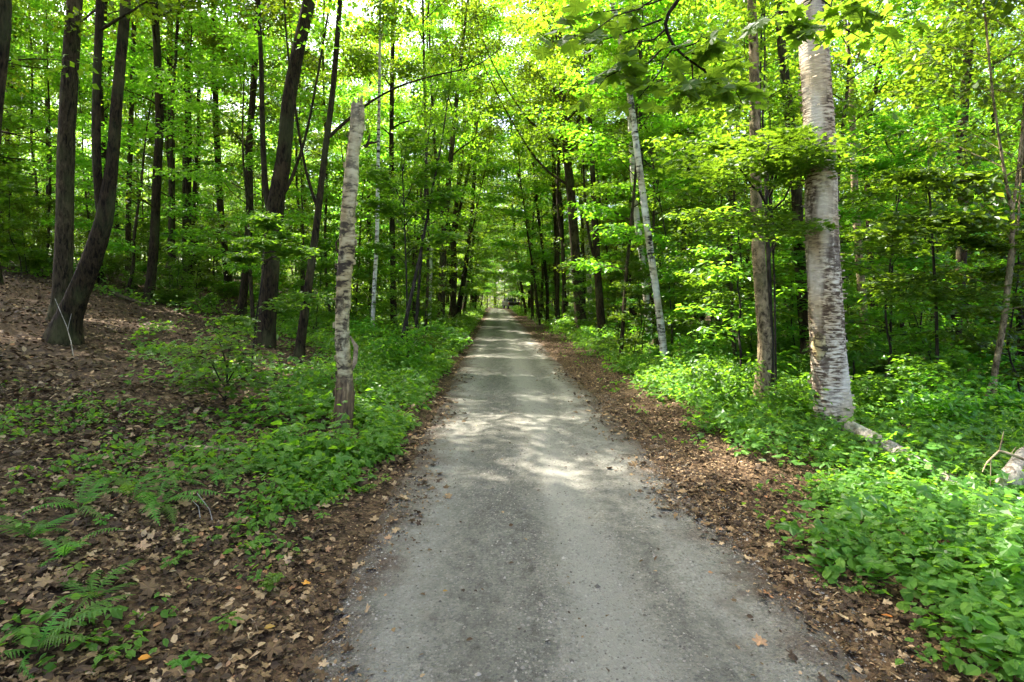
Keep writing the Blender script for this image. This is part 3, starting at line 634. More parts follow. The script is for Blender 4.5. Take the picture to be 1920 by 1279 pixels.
for i, (nm, lab, bark, path, H, Y, stems, cr) in enumerate(FEATS):
    cat = 'sapling' if nm == 'sapling' else 'tree'
    k_ = SLIM.get(i, .92); path = [(a, b, w_ * k_, *q) for a, b, w_, *q in path]; stems = [[(a, b, w_ * k_, *q) for a, b, w_, *q in p_] for p_ in stems]
    feature(nm, lab, bark, path, H, Y, cat, None, stems, cr, 'under' if nm in ('sapling', 'young_maple') else 'canopy', seed=i, flare=.25 if nm in ('sapling', 'young_maple', 'white_birch') else .7)

# big yellow birch with curling bark
def curls(mb, pts, rad, n, lo, hi, smin, smax, rg, out=.26):
    """thin curled strips of peeling bark standing off the stem"""
    zs = np.linspace(0, 1, len(pts))
    for _ in range(n):
        t = rg.uniform(lo, hi); c = interp(pts, np.array([t]))[0]; r = float(np.interp(t, zs, rad))
        a = rg.uniform(0, 6.28); w = rg.uniform(.15, .5); h = rg.uniform(smin, smax); k = 4
        lift = np.linspace(-.12, rg.uniform(.08, out), k + 1)
        v = []
        for q in range(k + 1):
            an = a + w * q / k; rr = r * (1.0 + lift[q])
            for dz in (-h / 2, h / 2 * (1 - .4 * q / k)): v.append((c[0] + rr * math.cos(an), c[1] + rr * math.sin(an), c[2] + dz))
        f = [[2 * q, 2 * q + 2, 2 * q + 3, 2 * q + 1] for q in range(k)]
        mb.add(v, f)
rg = np.random.default_rng(77)
root, tr, Yb, base, pts, rad = feature('yellow_birch', 'biggest pale birch, peeling in horizontal curls, at the edge of the leafy bank', 'ybirch',
    [(1562, 806, 68), (1557, 740, 61), (1553, 660, 58), (1550, 560, 57), (1543, 460, 55), (1538, 360, 53), (1534, 240, 51), (1528, 120, 49), (1520, 0, 46)], 18, None, 'tree', None, (), CR(t0=.55, nl=14, L=3.4), sides=28, rough=.10, flare=.32, seed=60, extra=lambda w, p, r: curls(w, p, r, 420, .01, .6, .008, .035, rg))
mb = MB()   # smooth pale scar on the side towards the road
sc = []
for q in range(9):
    for k in range(7):
        an = math.radians(178 + 11 * k); p = P(1550, 622 + q * 6.5, Yb) - base
        edge = math.sqrt(max(.02, 1 - (abs(q - 4) / 4.05) ** 2)); an = math.radians(212 + (k - 3) * 10 * edge + 5 * math.sin(q * 1.7)); rr = (29 * Yb / F) * (.97 + .10 * math.sin(math.pi * k / 6) * edge)
        p.x += 0; sc.append((p.x + rr * math.cos(an), p.y + rr * math.sin(an), p.z))
mb.add(sc, [[q * 7 + k, q * 7 + k + 1, q * 7 + k + 8, q * 7 + k + 7] for q in range(8) for k in range(6)], 0, True)
mb.obj('bark_scar', M['snag'], root)

# broken dead birch
root, tr, Ys, base, pts, rad = feature('birch_snag', 'dead birch snapped off at the top, bark gone at its brown foot', 'snag',
    [(638, 806, 42), (645, 760, 35), (646, 732, 34), (648, 700, 28), (642, 640, 26), (641, 580, 25), (644, 520, 28), (652, 460, 30), (652, 410, 26), (659, 340, 28), (661, 285, 23), (669, 240, 26), (671, 196, 24)], None, None, 'tree', None, (), None, sides=22, rough=.09, flare=.45, top=False, seed=61, extra=lambda w, p, r: curls(w, p, r, 110, .16, .98, .02, .10, rg, .36))
def px(x, y, dy=0.0): return np.array(P(x, y, Ys + dy) - base)
mb = MB()   # jagged broken crown of splinters
for k in range(16):
    an = k / 16 * 6.28; r = 10.8 * Ys / F; h = rg.uniform(.01, .13) * (1.5 if math.cos(an) > 0 else .8)
    c = px(670, 198); a0 = an - .22; a1 = an + .22
    v = [(c[0] + r * math.cos(a0), c[1] + r * math.sin(a0), c[2] - .05), (c[0] + r * math.cos(a1), c[1] + r * math.sin(a1), c[2] - .05), (c[0] + r * .9 * math.cos(an), c[1] + r * .9 * math.sin(an), c[2] + h), (c[0] + r * .55 * math.cos(an), c[1] + r * .55 * math.sin(an), c[2] - .03)]
    mb.add(v, [[0, 1, 2], [1, 3, 2], [3, 0, 2]])
mb.obj('broken_top', M['deadwood'], root)
for pp, ww in (([(683, 276), (692, 268), (708, 266)], 8), ([(690, 268), (692, 258), (694, 250)], 5), ([(642, 480), (632, 470), (630, 455), (638, 446)], 6)):
    mb = MB(); tube(mb, [px(a, b, -.03) for a, b in pp], np.linspace(ww, ww * .4, len(pp)) * Ys / F / 2, 7, 0, .1); mb.obj('branch_stub', M['bark'], root)
mb = MB(); q = [px(656, 630, -.10), px(668, 650, -.13), px(666, 680, -.12), px(660, 695, -.1)]; tube(mb, q, [.008, .03, .026, .006], 6, 0, .2); mb.obj('bark_flap', M['deadwood'], root)

# ------------------------------------------------------------------ the rest of the forest
def ok(x, y, dmin, corridor):
    if 0 < y < 14.5 and .185 < x / y < .31: return False
    if 30 < y < 92 and -1 < x / y * F < 58 + 400 / y: return False
    if abs(x - float(road_c(y))) < corridor: return False
    return all((x - a) ** 2 + (y - b) ** 2 > dmin * dmin for a, b in taken)
def side(x): return 'l' if x < 0 else 'r'
CLAB = {'l': ('dark slim maple trunk among many on the rising leaf-strewn slope', 'maples on the rising slope'),
        'r': ('dark maple trunk half hidden among leaves in the flat green woods', 'maples in the flat green woods'),
        'f': ('far forest maple lining the road towards the parked pickup', 'maples lining the far road'),
        'n': ('tall maple whose boughs shade the road from outside the view', 'maples shading the near road')}
k = 0; rnd.seed(21)
def put_tree(x, y, zone, sc=None):
    global k
    taken.append((x, y)); k += 1
    lab, grp = CLAB[zone]
    s = sc or rnd.uniform(.8, 1.15)
    place(canopyT, k * 5 + rnd.randrange(3), x, y, rnd.random() * 6.28, s, s * rnd.uniform(.9, 1.15), lab, 'tree', grp)
tries = 0
while k < 218 and tries < 14000:
    tries += 1
    y = 14 + 62 * rnd.random() ** .62; u = rnd.uniform(-.98, .98); x = u * y + .25
    cor = 3.4 if y < 30 else 2.4
    if not ok(x, y, 1.7 if y > 20 else 2.2, cor): continue
    put_tree(x, y, 'f' if abs(x) < .14 * y and y > 30 else side(x))
rnd.seed(22); tries = 0
for y, sd in ((21.5, -1), (28.5, 1), (33, 1), (36, -1), (44, 1), (53, -1), (60, 1), (69, -1), (76, 1)):
    put_tree(float(road_c(y)) + sd * 3.0, y, 'f', 1.05)
for x, y in ((-3.4, 78), (4.6, 79), (-6, 83), (8, 85), (-4.5, 88), (-9, 90), (7.5, 93), (11, 97), (-11, 97), (5.5, 99), (1.5, 101), (-1.5, 104), (3.5, 106), (-5, 106), (8, 108), (0, 111), (-8, 112), (-3, 116), (5, 115)):
    put_tree(x, y, 'f', rnd.uniform(.95, 1.15))
n0 = k
while k < n0 + 12 and tries < 3000:
    tries += 1
    y = rnd.uniform(18, 30); x = -rnd.uniform(.42, 1.0) * y - 1
    if ok(x, y, 1.9, 4): put_tree(x, y, 'l', rnd.uniform(.9, 1.1))
rnd.seed(23)
for x, y in ((-6.3, 6.0), (-8.3, 7.9), (-4.7, 3.7), (-9.5, 5.5), (-13.2, 13.3), (-15.2, 16.2), (-11.4, 11.0)): put_tree(x, y, 'n', 1.15)
n0 = k; tries = 0
while k < n0 + 60 and tries < 6000:
    tries += 1
    y = rnd.uniform(-12, 20); x = rnd.uniform(-24, 16)
    if k < n0 + 26: x = rnd.uniform(-19, -4); y = rnd.uniform(-3, 13)
    if abs(x) < abs(y) * 1.02 + 1.0 and y > 0: continue
    if y > 0 and abs(x) < .95 * y: continue
    if x > 0 and rnd.random() < .4: continue
    q = min(1, max(0, ((0 - x) * 6.8 + (y - 8.1) * 3.9) / (6.8 ** 2 + 3.9 ** 2)))
    if math.hypot(x + 6.8 * q, y - 8.1 - 3.9 * q) < 3.5: continue      # the gap that lets sun onto the bank
    if not ok(x, y, 2.4, 3.6): continue
    put_tree(x, y, 'n', rnd.uniform(1, 1.25))

MLAB = {'l': ('young maple with layered sprays among the trunks on the slope', 'young maples on the slope'),
        'r': ('young maple with layered bright sprays filling the flat woods', 'young maples in the flat woods'),
        'f': ('young maple leaning in over the far end of the road', 'young maples over the far road')}
rnd.seed(24); m = 0; tries = 0; mid_taken = []
while m < 240 and tries < 14000:
    tries += 1
    y = 11 + 62 * rnd.random() ** .75; x = rnd.uniform(-.98, .98) * y + .25
    if not ok(x, y, .8, 2.7 if y > 30 else 3.0): continue
    if x < 0 and rnd.random() < (.6 if y < 18 else .15 if y < 34 else .05): continue
    if any((x - a) ** 2 + (y - b) ** 2 < 2.4 for a, b in mid_taken): continue
    if x < -.36 * y and y < 16: continue
    mid_taken.append((x, y)); m += 1
    lab, grp = MLAB['f' if abs(x) < .16 * y and y > 28 else side(x)]
    s = rnd.uniform(.75, 1.2)
    place(midT, m * 3 + rnd.randrange(3), x, y, rnd.random() * 6.28, s, s * rnd.uniform(.85, 1.15), lab, 'tree', grp)
SLAB = {'l': ('small leafy sapling under the trees on the slope', 'saplings on the slope'),
        'r': ('small leafy sapling in the green thicket beside the bank', 'saplings in the green thicket'),
        'f': ('small leafy sapling at the verge of the far road', 'saplings at the far verge')}
rnd.seed(25); m = 0; tries = 0; sp = []
while m < 200 and tries < 9000:
    tries += 1
    y = 8 + 36 * rnd.random() ** .8; x = rnd.uniform(-.95, .95) * y + .25
    if not ok(x, y, .35, 2.4 if x < 0 else 3.1): continue
    if x < 0 and y < 15 and rnd.random() < .85: continue
    if x > 0 and y < 9.5 and x < 5.2 or x < -.33 * y and y < 18: continue
    if any((x - a) ** 2 + (y - b) ** 2 < .8 for a, b in sp): continue
    sp.append((x, y)); m += 1
    lab, grp = SLAB['f' if abs(x) < .18 * y and y > 22 else side(x)]
    s = rnd.uniform(.65, 1.15)
    place(sapT, m * 3 + rnd.randrange(3), x, y, rnd.random() * 6.28, s, s * rnd.uniform(.8, 1.1), lab, 'sapling', grp)
BLAB = {'l': ('low leafy shrub growing out of the slope', 'low shrubs on the slope'),
        'r': ('low leafy shrub growing on the flat bank', 'low shrubs on the flat bank')}
rnd.seed(26); m = 0; tries = 0; sp = []
while m < 190 and tries < 9000:
    tries += 1
    y = 6.5 + 36 * rnd.random() ** 1.1; x = rnd.uniform(-.9, .9) * y + .25
    if not ok(x, y, .3, 1.9 if x < 0 else 2.8): continue
    if x < 0 and y < 9.5 and (x < -1.9 or rnd.random() < .6): continue
    if x < -2.4 and y < 15 and rnd.random() < .8: continue
    if x > 0 and y < 8 and x < 4 or x < -.33 * y and y < 18: continue
    if any((x - a) ** 2 + (y - b) ** 2 < .5 for a, b in sp): continue
    sp.append((x, y)); m += 1
    lab, grp = BLAB[side(x)]
    s = rnd.uniform(.6, 1.1)
    place(shrubT, m * 3 + rnd.randrange(3), x, y, rnd.random() * 6.28, s, s * rnd.uniform(.7, 1.1), lab, 'shrub', grp)

rnd.seed(28)
for i, (x, y, sd) in enumerate(((3.3, 37.5, 1), (-2.7, 41, -1), (3.4, 46.5, 1), (-2.8, 50, -1), (3.0, 56, 1))):   # tall ones leaning in over the road
    taken.append((x, y)); t = place(canopyT, i * 4 + 1, x, y, 0, 1.25, 1.3, CLAB['f'][0], 'tree', CLAB['f'][1]); t.rotation_euler = (rnd.uniform(-.05, .05), -sd * rnd.uniform(.08, .15), 0)
for i, y in enumerate((52, 58, 63, 68, 73, 78, 82, 87)):
    sd = 1 if i % 2 else -1; x = float(road_c(y)) + sd * 2.7; s = rnd.uniform(.9, 1.2); taken.append((x, y))
    t = place(midT, i * 3 + 1, x, y, 0, s, s, MLAB['f'][0], 'tree', MLAB['f'][1]); t.rotation_euler = (rnd.uniform(-.08, .08), -sd * rnd.uniform(.1, .3), 0)
rnd.seed(27)
for i, y in enumerate(np.linspace(27, 90, 19) + np.random.default_rng(3).normal(0, 1.3, 19)):
    sd = 1 if i % 2 else -1; x = float(road_c(y)) + sd * rnd.choice([2.4, 2.9, 3.6, 4.6])
    if not ok(x, y, .5, 1.9): x += 1.6 * sd
    taken.append((x, y)); s = rnd.uniform(1.0, 1.7)
    t = place(midT, i * 2 + 1, x, y, 0, s, s * rnd.uniform(.9, 1.35), MLAB['f'][0], 'tree', MLAB['f'][1]); t.rotation_euler = (rnd.uniform(-.08, .08), -sd * rnd.uniform(.05, .28), 0)

for i, (x, y) in enumerate(((-4.5, 97), (-2.2, 99), (.3, 98.5), (2.8, 98), (5.2, 96), (8.2, 90), (-6.5, 93), (-3.2, 103), (1.6, 104), (4.6, 103), (-8.5, 86), (7.0, 82), (-1, 108), (3, 110))):
    taken.append((x, y)); s = rnd.uniform(.7, 1.15)
    place(midT, i * 3 + 2, x, y, rnd.random() * 6.28, s, s, MLAB['f'][0], 'tree', MLAB['f'][1])
# far woods that read as one mass
def distant():
    mb = MB(); rg = np.random.default_rng(5)
    for _ in range(300):
        y = 70 + 75 * rg.random() ** .8; x = rg.uniform(-.95, .95) * y
        if abs(x - float(road_c(y))) < 1.8 and y < 100 or y < 97 and -6 < x / y * F < 62: continue
        H = rg.uniform(14, 21); z = gzf(x, y); r = rg.uniform(.09, .2)
        tube(mb, [(x, y, z - .2), (x + rg.normal(0, .2), y, z + H * .5), (x + rg.normal(0, .5), y, z + H)], [r, r * .7, .03], 5, 1)
        n = 150; h = rg.uniform(.04, 1, n) ** .95
        c = np.stack([x + rg.normal(0, 1.7, n), y + rg.normal(0, 1.7, n), z + H * h], 1)
        clusters(mb, c, 12, .8, .18, .30, 'quad', .5, rng=rg)
    n = 9000; y = 64 + 100 * rg.random(n) ** .8; x = rg.uniform(-.95, .95, n) * y
    kk = (np.abs(x - road_c(y)) > np.where(y < 100, 2.6, 0)) & ~((y < 93) & (x / y * F > -3) & (x / y * F < 55)); x, y = x[kk], y[kk]
    clusters(mb, np.stack([x, y, gz(x, y) + .1 + rg.random(len(x)) ** 2 * np.where(y > 97, 7.0, 3.2)], 1), 12, .8, .15, .26, 'quad', .4, rng=rg)
    return tag(mb.obj('distant_woods', [M['canopy'], M['bark']]), kind='stuff')
distant()

# ------------------------------------------------------------------ leafy boughs one can point to
def spray_tree(name, label, stem, branches, lsize, shape, leafm, per, crad, cat='tree', Y=None, bark='twig', group=None, subs=5):
    """a young tree whose boughs end at given points: branches = (start fraction, end point)"""
    rg = np.random.default_rng(len(label) * 7 + len(branches))
    base = Vector(stem[0][0]); root = empty(name, base, 0, label, cat, group); wood, leaf = MB(), MB()
    st = np.array([tuple(Vector(p) - base) for p, r in stem]); rr = [r for p, r in stem]
    st[0][2] -= .1
    s = np.linspace(0, 1, len(st) * 4); tube(wood, interp(st, s), np.interp(s, np.linspace(0, 1, len(st)), rr), 8, 0, .05)
    for t, end in branches:
        a = interp(st, np.array([t]))[0]; b = np.array(Vector(end) - base); L = np.linalg.norm(b - a)
        n = 7; q = np.linspace(0, 1, n)[:, None]; lp = a + (b - a) * q + np.array([0, 0, .12 * L]) * np.sin(np.pi * q) + rg.normal(0, .02 * L, (n, 3)) * (q > 0) * (q < 1)
        tube(wood, lp, np.linspace(.006 + .006 * L, .003, n), 5, 0, cap=False)
        cents = list(interp(lp, np.linspace(.45, 1, 6)))
        az = math.atan2(b[1] - a[1], b[0] - a[0])
        for j in range(subs * 2):
            sfrac = .3 + .65 * j / (subs * 2); p0 = interp(lp, np.array([sfrac]))[0]
            sb = limb_path(p0, az + (1 if j % 2 else -1) * rg.uniform(.6, 1.2), rg.normal(.03, .08), L * .34 * (1.1 - .5 * sfrac), 4, .2, rg)
            tube(wood, sb, np.linspace(.005, .002, 4), 3, 0, cap=False); cents += list(interp(sb, np.linspace(.35, 1, 4)))
        clusters(leaf, np.array(cents), per, crad, .03, lsize, shape, .22, .18, rg)
    wood.obj('trunk', M[bark], root); leaf.obj('crown', M[leafm], root)
    taken.append((base.x, base.y)); return root
def gp(px_, py_, Y): 
    p = P(px_, py_, Y); return Vector((p.x, Y, gzf(p.x, Y)))
Yq = 7.3
spray_tree('young_maple', 'young maple spreading a flat sunlit layer of leaves before the big pale birch',
    [(gp(1456, 775, Yq + 1.6), .016), (P(1452, 520, Yq + 1.5), .014), (P(1440, 330, Yq + 1.1), .011), (P(1425, 230, Yq + .8), .005)],
    [(.55, P(1580, 300, Yq - .3)), (.6, P(1500, 285, Yq - .6)), (.62, P(1430, 300, Yq - .9)), (.55, P(1330, 320, Yq - .4)), (.75, P(1480, 250, Yq)), (.45, P(1345, 420, Yq)), (.4, P(1480, 430, Yq - .2)), (.7, P(1330, 270, Yq + .8))], .095, 'maple', 'under', 7, .18)
Yq = 16
spray_tree('young_maple', 'young maple with bright tiers of leaves leaning behind the slim white birch',
    [(gp(1262, 670, Yq + 3), .022), (P(1250, 450, Yq + 3), .018), (P(1215, 250, Yq + 2.5), .013), (P(1170, 120, Yq + 1.5), .006)],
    [(.55, P(1095, 300, Yq)), (.6, P(1180, 270, Yq)), (.68, P(1110, 210, Yq)), (.75, P(1200, 180, Yq)), (.5, P(1230, 330, Yq + .4)), (.45, P(1110, 370, Yq + .8)), (.85, P(1140, 130, Yq))], .11, 'maple', 'under', 9, .24)
Yq = 8.6
spray_tree('young_maple', 'young maple holding a pale shining leaf tier out over the dark thicket',
    [(gp(1760, 760, Yq + 1.2), .03), (P(1755, 560, Yq + 1.2), .024), (P(1745, 400, Yq + 1), .016), (P(1740, 300, Yq + 1), .006)],
    [(.55, P(1640, 478, Yq)), (.6, P(1720, 440, Yq - .6)), (.6, P(1830, 440, Yq - .3)), (.55, P(1890, 470, Yq)), (.75, P(1700, 330, Yq)), (.8, P(1820, 330, Yq)), (.4, P(1680, 570, Yq)), (.35, P(1830, 590, Yq - .4))], .105, 'maple', 'under', 9, .2)
Yq = 9.5
spray_tree('sapling', 'sapling with a flat pale spray of leaves before the leaning dark maple',
    [(gp(470, 720, Yq + .5), .018), (P(480, 600, Yq + .5), .014), (P(500, 470, Yq + .3), .008), (P(505, 420, Yq + .3), .004)],
    [(.6, P(575, 470, Yq)), (.65, P(480, 455, Yq - .5)), (.6, P(440, 480, Yq)), (.75, P(540, 440, Yq)), (.35, P(600, 560, Yq)), (.3, P(430, 600, Yq)), (.8, P(500, 400, Yq))], .085, 'maple', 'under', 8, .18, 'sapling')
Yq = 7.2
spray_tree('sapling', 'low sapling with drooping leaf tiers on the litter ahead of the crooked maple',
    [(gp(420, 800, Yq + .4), .012), (P(425, 720, Yq + .4), .009), (P(430, 640, Yq + .3), .004)],
    [(.4, P(340, 640, Yq)), (.55, P(400, 620, Yq - .3)), (.5, P(480, 660, Yq)), (.7, P(440, 600, Yq + .4)), (.2, P(500, 720, Yq)), (.2, P(360, 710, Yq - .2))], .075, 'maple', 'under', 4, .2, 'sapling', subs=3)

Yq = 11.5
spray_tree('young_maple', 'young maple whose flat green tiers stand just past the big pale birch',
    [(gp(1668, 690, Yq + 1), .024), (P(1672, 520, Yq + 1), .02), (P(1680, 380, Yq + 1), .014), (P(1690, 230, Yq + 1), .006)],
    [(.7, P(1610, 300, Yq)), (.72, P(1750, 262, Yq - .6)), (.66, P(1840, 310, Yq)), (.55, P(1610, 400, Yq - .3)), (.5, P(1790, 385, Yq)), (.8, P(1640, 215, Yq)), (.8, P(1790, 200, Yq)), (.4, P(1740, 505, Yq - .5))], .11, 'maple', 'under', 8, .26)
Yq = 13.5
spray_tree('young_maple', 'young maple with leafy tiers reaching toward the road just past the broken birch',
    [(gp(765, 645, Yq), .024), (P(762, 520, Yq), .02), (P(758, 400, Yq), .014), (P(752, 270, Yq), .006)],
    [(.6, P(700, 372, Yq - .6)), (.6, P(840, 362, Yq - .4)), (.7, P(705, 310, Yq)), (.72, P(825, 300, Yq)), (.45, P(850, 440, Yq)), (.4, P(700, 455, Yq)), (.85, P(770, 235, Yq))], .11, 'maple', 'under', 8, .26)

# near maple overhanging the road: stands just outside the view, one low bough reaches in
def overhang():
    rg = np.random.default_rng(8)
    base = Vector((4.6, 2.6, gzf(4.6, 2.6)))
    root = empty('maple_tree', base, 0, 'near maple whose dark bough of lobed leaves hangs over the road top', 'tree')
    wood, leaf, near = MB(), MB(), MB()
    tp = np.array([(0, 0, -.2), (.05, 0, 1.5), (.1, -.05, 3), (.2, 0, 5), (.3, .1, 8), (.3, .2, 14)]); tr = np.array([.17, .15, .13, .12, .1, .02])
    s = np.linspace(0, 1, 24); tube(wood, interp(tp, s), np.interp(s, np.linspace(0, 1, 6), tr), 12, 0, .06, flare=.6)
    branchy(wood, leaf, tp, tr, .62, 12, 3, .5, 4, 14, .45, .1, .13, 'quad', rg)
    def bough(pts, r0, twigs, n):
        lp = np.array([tuple(Vector(q) - base) for q in pts]); m = len(lp)
        s = np.linspace(0, 1, m * 4); f = interp(lp, s)
        for _ in range(2): f[1:-1] = (f[:-2] + 2 * f[1:-1] + f[2:]) / 4
        tube(wood, f, np.linspace(r0, .004, len(f)), 6, 0, .08)
        for t, e in twigs:
            a = interp(lp, np.array([t]))[0]; b = np.array(Vector(e) - base); q = np.linspace(0, 1, 5)[:, None]
            tw = a + (b - a) * q + rg.normal(0, .02, (5, 3)) * (q > 0)
            tube(wood, tw, np.linspace(.006, .002, 5), 4, 0, cap=False)
            c = interp(tw, rg.uniform(.35, 1.05, n).clip(0, 1)); az = rg.random(n) * 6.28
            pet = np.stack([np.cos(az) * .05, np.sin(az) * .05, -.01 * np.ones(n)], 1)
            for i in range(n): tube(wood, [c[i], c[i] + pet[i]], [.0015, .001], 3, 0, cap=False)
            leaves(near, c + pet, az, .35 + rg.normal(0, .35, n), rg.normal(0, .4, n), rg.uniform(.085, .15, n), 'mapled')
    Yn = 3.0
    bough([Vector((4.75, 2.6, 5.2)), P(1690, -420, 2.9), P(1420, -160, 2.9), P(1240, 30, Yn), P(1262, 90, Yn), P(1330, 140, Yn)], .02,
        [(.55, P(1050, 50, Yn)), (.5, P(1090, 70, Yn - .2)), (.62, P(1030, 90, Yn)), (.68, P(1160, 120, Yn)), (.75, P(1110, 170, Yn + .1)), (.8, P(1200, 180, Yn)), (.9, P(1300, 190, Yn)), (.95, P(1370, 165, Yn)), (.85, P(1390, 110, Yn)), (.8, P(1330, 60, Yn - .2)), (1, P(1290, 150, Yn - .2)), (1, P(1400, 190, Yn))], 9)
    bough([Vector((4.75, 2.6, 4.6)), P(1780, -200, 3.1), P(1600, -60, 3.1), P(1500, 10, 3.2)], .014,
        [(.6, P(1660, 30, 3.0)), (.7, P(1690, 60, 3.0)), (.8, P(1560, 45, 3.1)), (.9, P(1470, 60, 3.2)), (1, P(1430, 40, 3.2)), (.75, P(1600, 20, 3)), (1, P(1520, 60, 3.2)), (.9, P(1640, 90, 3.2))], 7)
    wood.obj('trunk', M['bark_dark'], root); leaf.obj('crown', M['canopy'], root); near.obj('foliage', M['maple'], root)
overhang()

# ------------------------------------------------------------------ ferns, seedlings, single leaves
def fern(px_, py_, L, nf, label, az0=None, Y=None, spread=6.28):
    Y = Y or G(px_, py_); p = P(px_, py_, Y); z = gzf(p.x, Y)
    rg = np.random.default_rng(int(px_ * 13 + py_))
    root = empty('fern', (p.x, Y, z), 0, label, 'fern')
    for i in range(nf):
        a = (az0 if az0 is not None else 0) + spread * (i + rg.uniform(-.2, .2)) / nf - (spread / 2 if spread < 6 else 0)
        ln = L * rg.uniform(.6, 1.15); n = 22; e = rg.uniform(.5, 1.15); bend = rg.normal(0, .9); q = np.zeros(3); pts = []
        for s in range(n):
            pts.append(q.copy()); q = q + np.array([math.cos(a) * math.cos(e), math.sin(a) * math.cos(e), math.sin(e)]) * ln / n; e -= 1.45 / n; a += bend / n
        pts = np.array(pts); mb = MB(); tube(mb, pts, np.linspace(.004, .001, n), 4, 0, cap=False)
        t = np.gradient(pts, axis=0); t /= np.linalg.norm(t, axis=1)[:, None]
        sd = np.array([-math.sin(a), math.cos(a), 0]); up = np.cross(sd, t)
        for s in range(3, n):
            w = ln * .17 * math.sin(math.pi * min(1, (s + 1.5) / n) ** .8) + .006; hw = ln / n * .46
            for g in (-1, 1):
                # pinna: tapering, toothed strip angled toward the tip
                dirv = g * sd * .93 + t[s] * (.36 + rg.normal(0, .06)); dirv[2] += rg.normal(-.1, .1); w *= rg.uniform(.82, 1.08) if rg.random() > .04 else .3; m = 6; v = []
                for j in range(m + 1):
                    k_ = j / m; c = pts[s] + dirv * w * k_ - np.array([0, 0, .22 * w * k_ * k_]); wd = hw * (1 - k_) ** .7 * (1.15 if j % 2 else .7) if j < m else .0004
                    v += [c - t[s] * wd, c + t[s] * wd]
                mb.add(np.array(v), [[2 * j, 2 * j + 1, 2 * j + 3, 2 * j + 2] for j in range(m)], 0)
        mb.obj('frond', M['fern'], root)
    return root
fern(175, 1125, .38, 6, 'fern with two long arching fronds over the litter near the corner', .2)
fern(70, 1225, .42, 7, 'dark low fern at the bottom corner of the litter')
fern(300, 950, .5, 8, 'fern in the middle of the leaf litter below the fallen stick')
fern(420, 905, .48, 7, 'bright fern frond clump beside the dark ferns near the fallen stick')
fern(250, 935, .45, 7, 'small flat fern on the litter up the slope')
fern(150, 960, .4, 6, 'dull small fern up the slope at the litter edge')
fern(120, 1050, .34, 6, 'dull fern low on the litter behind the long-fronded one')
fern(340, 905, .36, 6, 'small upright fern at the near end of the fallen stick')
fern(510, 885, .36, 7, 'small fern at the edge of the leafy plants near the broken birch')
fern(60, 1010, .4, 6, 'shaded fern at the litter side of the view')
fern(1870, 1110, .55, 8, 'fern among the leafy plants at the bank bottom')
fern(1690, 905, .6, 9, 'sunlit fern beside the bright fallen log')
fern(1800, 950, .6, 9, 'sunlit fern on the bank close to the grey fallen log')
fern(1620, 850, .5, 8, 'fern at the foot of the big pale birch')
fern(770, 760, .6, 8, 'fern on the green verge right of the broken birch')
fern(560, 850, .55, 8, 'dark fern in shade left of the broken birch foot')
fern(1350, 790, .5, 8, 'fern on the bank before the brown mossy trunk')

def seedling(i, px_, py_, nl, ls, label=None):
    Y = G(px_, py_); p = P(px_, py_, Y); rg = np.random.default_rng(i); h = rg.uniform(.06, .12)
    root = empty('seedling', (p.x, Y, float(surf(p.x, Y))), 0, label or 'small bright green seedling growing on the brown leaf litter', 'seedling', 'seedlings on the leaf litter')
    wood, leaf = MB(), MB(); 
    for q in range(max(1, nl // 5)):
        ox, oy = rg.normal(0, .05, 2); tube(wood, [(ox * .3, oy * .3, -.01), (ox * .8, oy * .8, h * .6), (ox, oy, h)], [.002, .0016, .001], 4, 0)
        n = min(nl, 6); a = np.arange(n) * 6.28 / n + rg.random() * 6
        leaves(leaf, np.stack([ox + np.cos(a) * .015, oy + np.sin(a) * .015, h * rg.uniform(.6, 1, n)], 1), a, .2 + rg.normal(0, .15, n), rg.normal(0, .2, n), ls * rg.uniform(.7, 1.2, n), 'mapled' if i % 3 == 0 else 'ovate')
    wood.obj('stem', M['twig'], root); leaf.obj('foliage', M['herb'], root)
for i, (a, b, n, s) in enumerate([(510, 1118, 12, .055), (412, 1192, 14, .05), (265, 1222, 8, .05), (398, 1262, 4, .09), (352, 1135, 5, .03), (330, 1140, 5, .04), (465, 1085, 6, .035), (603, 985, 10, .045), (512, 990, 10, .045), (365, 1030, 6, .04), (415, 1035, 6, .035), (310, 1015, 8, .045), (320, 1060, 10, .045), (555, 1050, 5, .03), (640, 950, 12, .05), (690, 925, 10, .05), (715, 912, 10, .045), (480, 1000, 9, .04), (200, 1000, 8, .05), (120, 1090, 8, .05), (230, 860, 7, .05), (150, 870, 6, .05), (60, 930, 8, .06), (40, 1010, 8, .05)]):
    seedling(i, a, b, n, s)
def one_leaf(px_, py_, size, mat, shape, label, yaw):
    Y = G(px_, py_); p = P(px_, py_, Y); mb = MB()
    leaves(mb, [(0, 0, .012)], np.array([yaw]), np.array([-.1]), np.array([.15]), np.array([size]), shape)
    tag(mb.obj('fallen_leaf', M[mat], None, (p.x, Y, float(surf(p.x, Y)) + .012)), label, 'leaf')
one_leaf(495, 1188, .055, 'yellow_leaf', 'ovate', 'yellow fallen leaf on the litter close to the gravel edge', .3)
one_leaf(258, 1248, .06, 'orange_leaf', 'ovate', 'orange fallen leaf on the litter at the bottom', .2)
one_leaf(830, 1145, .03, 'yellow_leaf', 'ovate', 'small yellowish leaf lying alone on the grey gravel', .2)
one_leaf(1356, 928, .05, 'yellow_leaf', 'maple', 'yellow leaf on the brown verge opposite the leafy bank', 1.2)
one_leaf(575, 1105, .05, 'orange_leaf', 'maple', 'rusty leaf at the ragged gravel edge', 2.0)
one_leaf(1675, 1168, .055, 'orange_leaf', 'ovate', 'orange brown leaf on the verge below the leafy bank', 2.6)

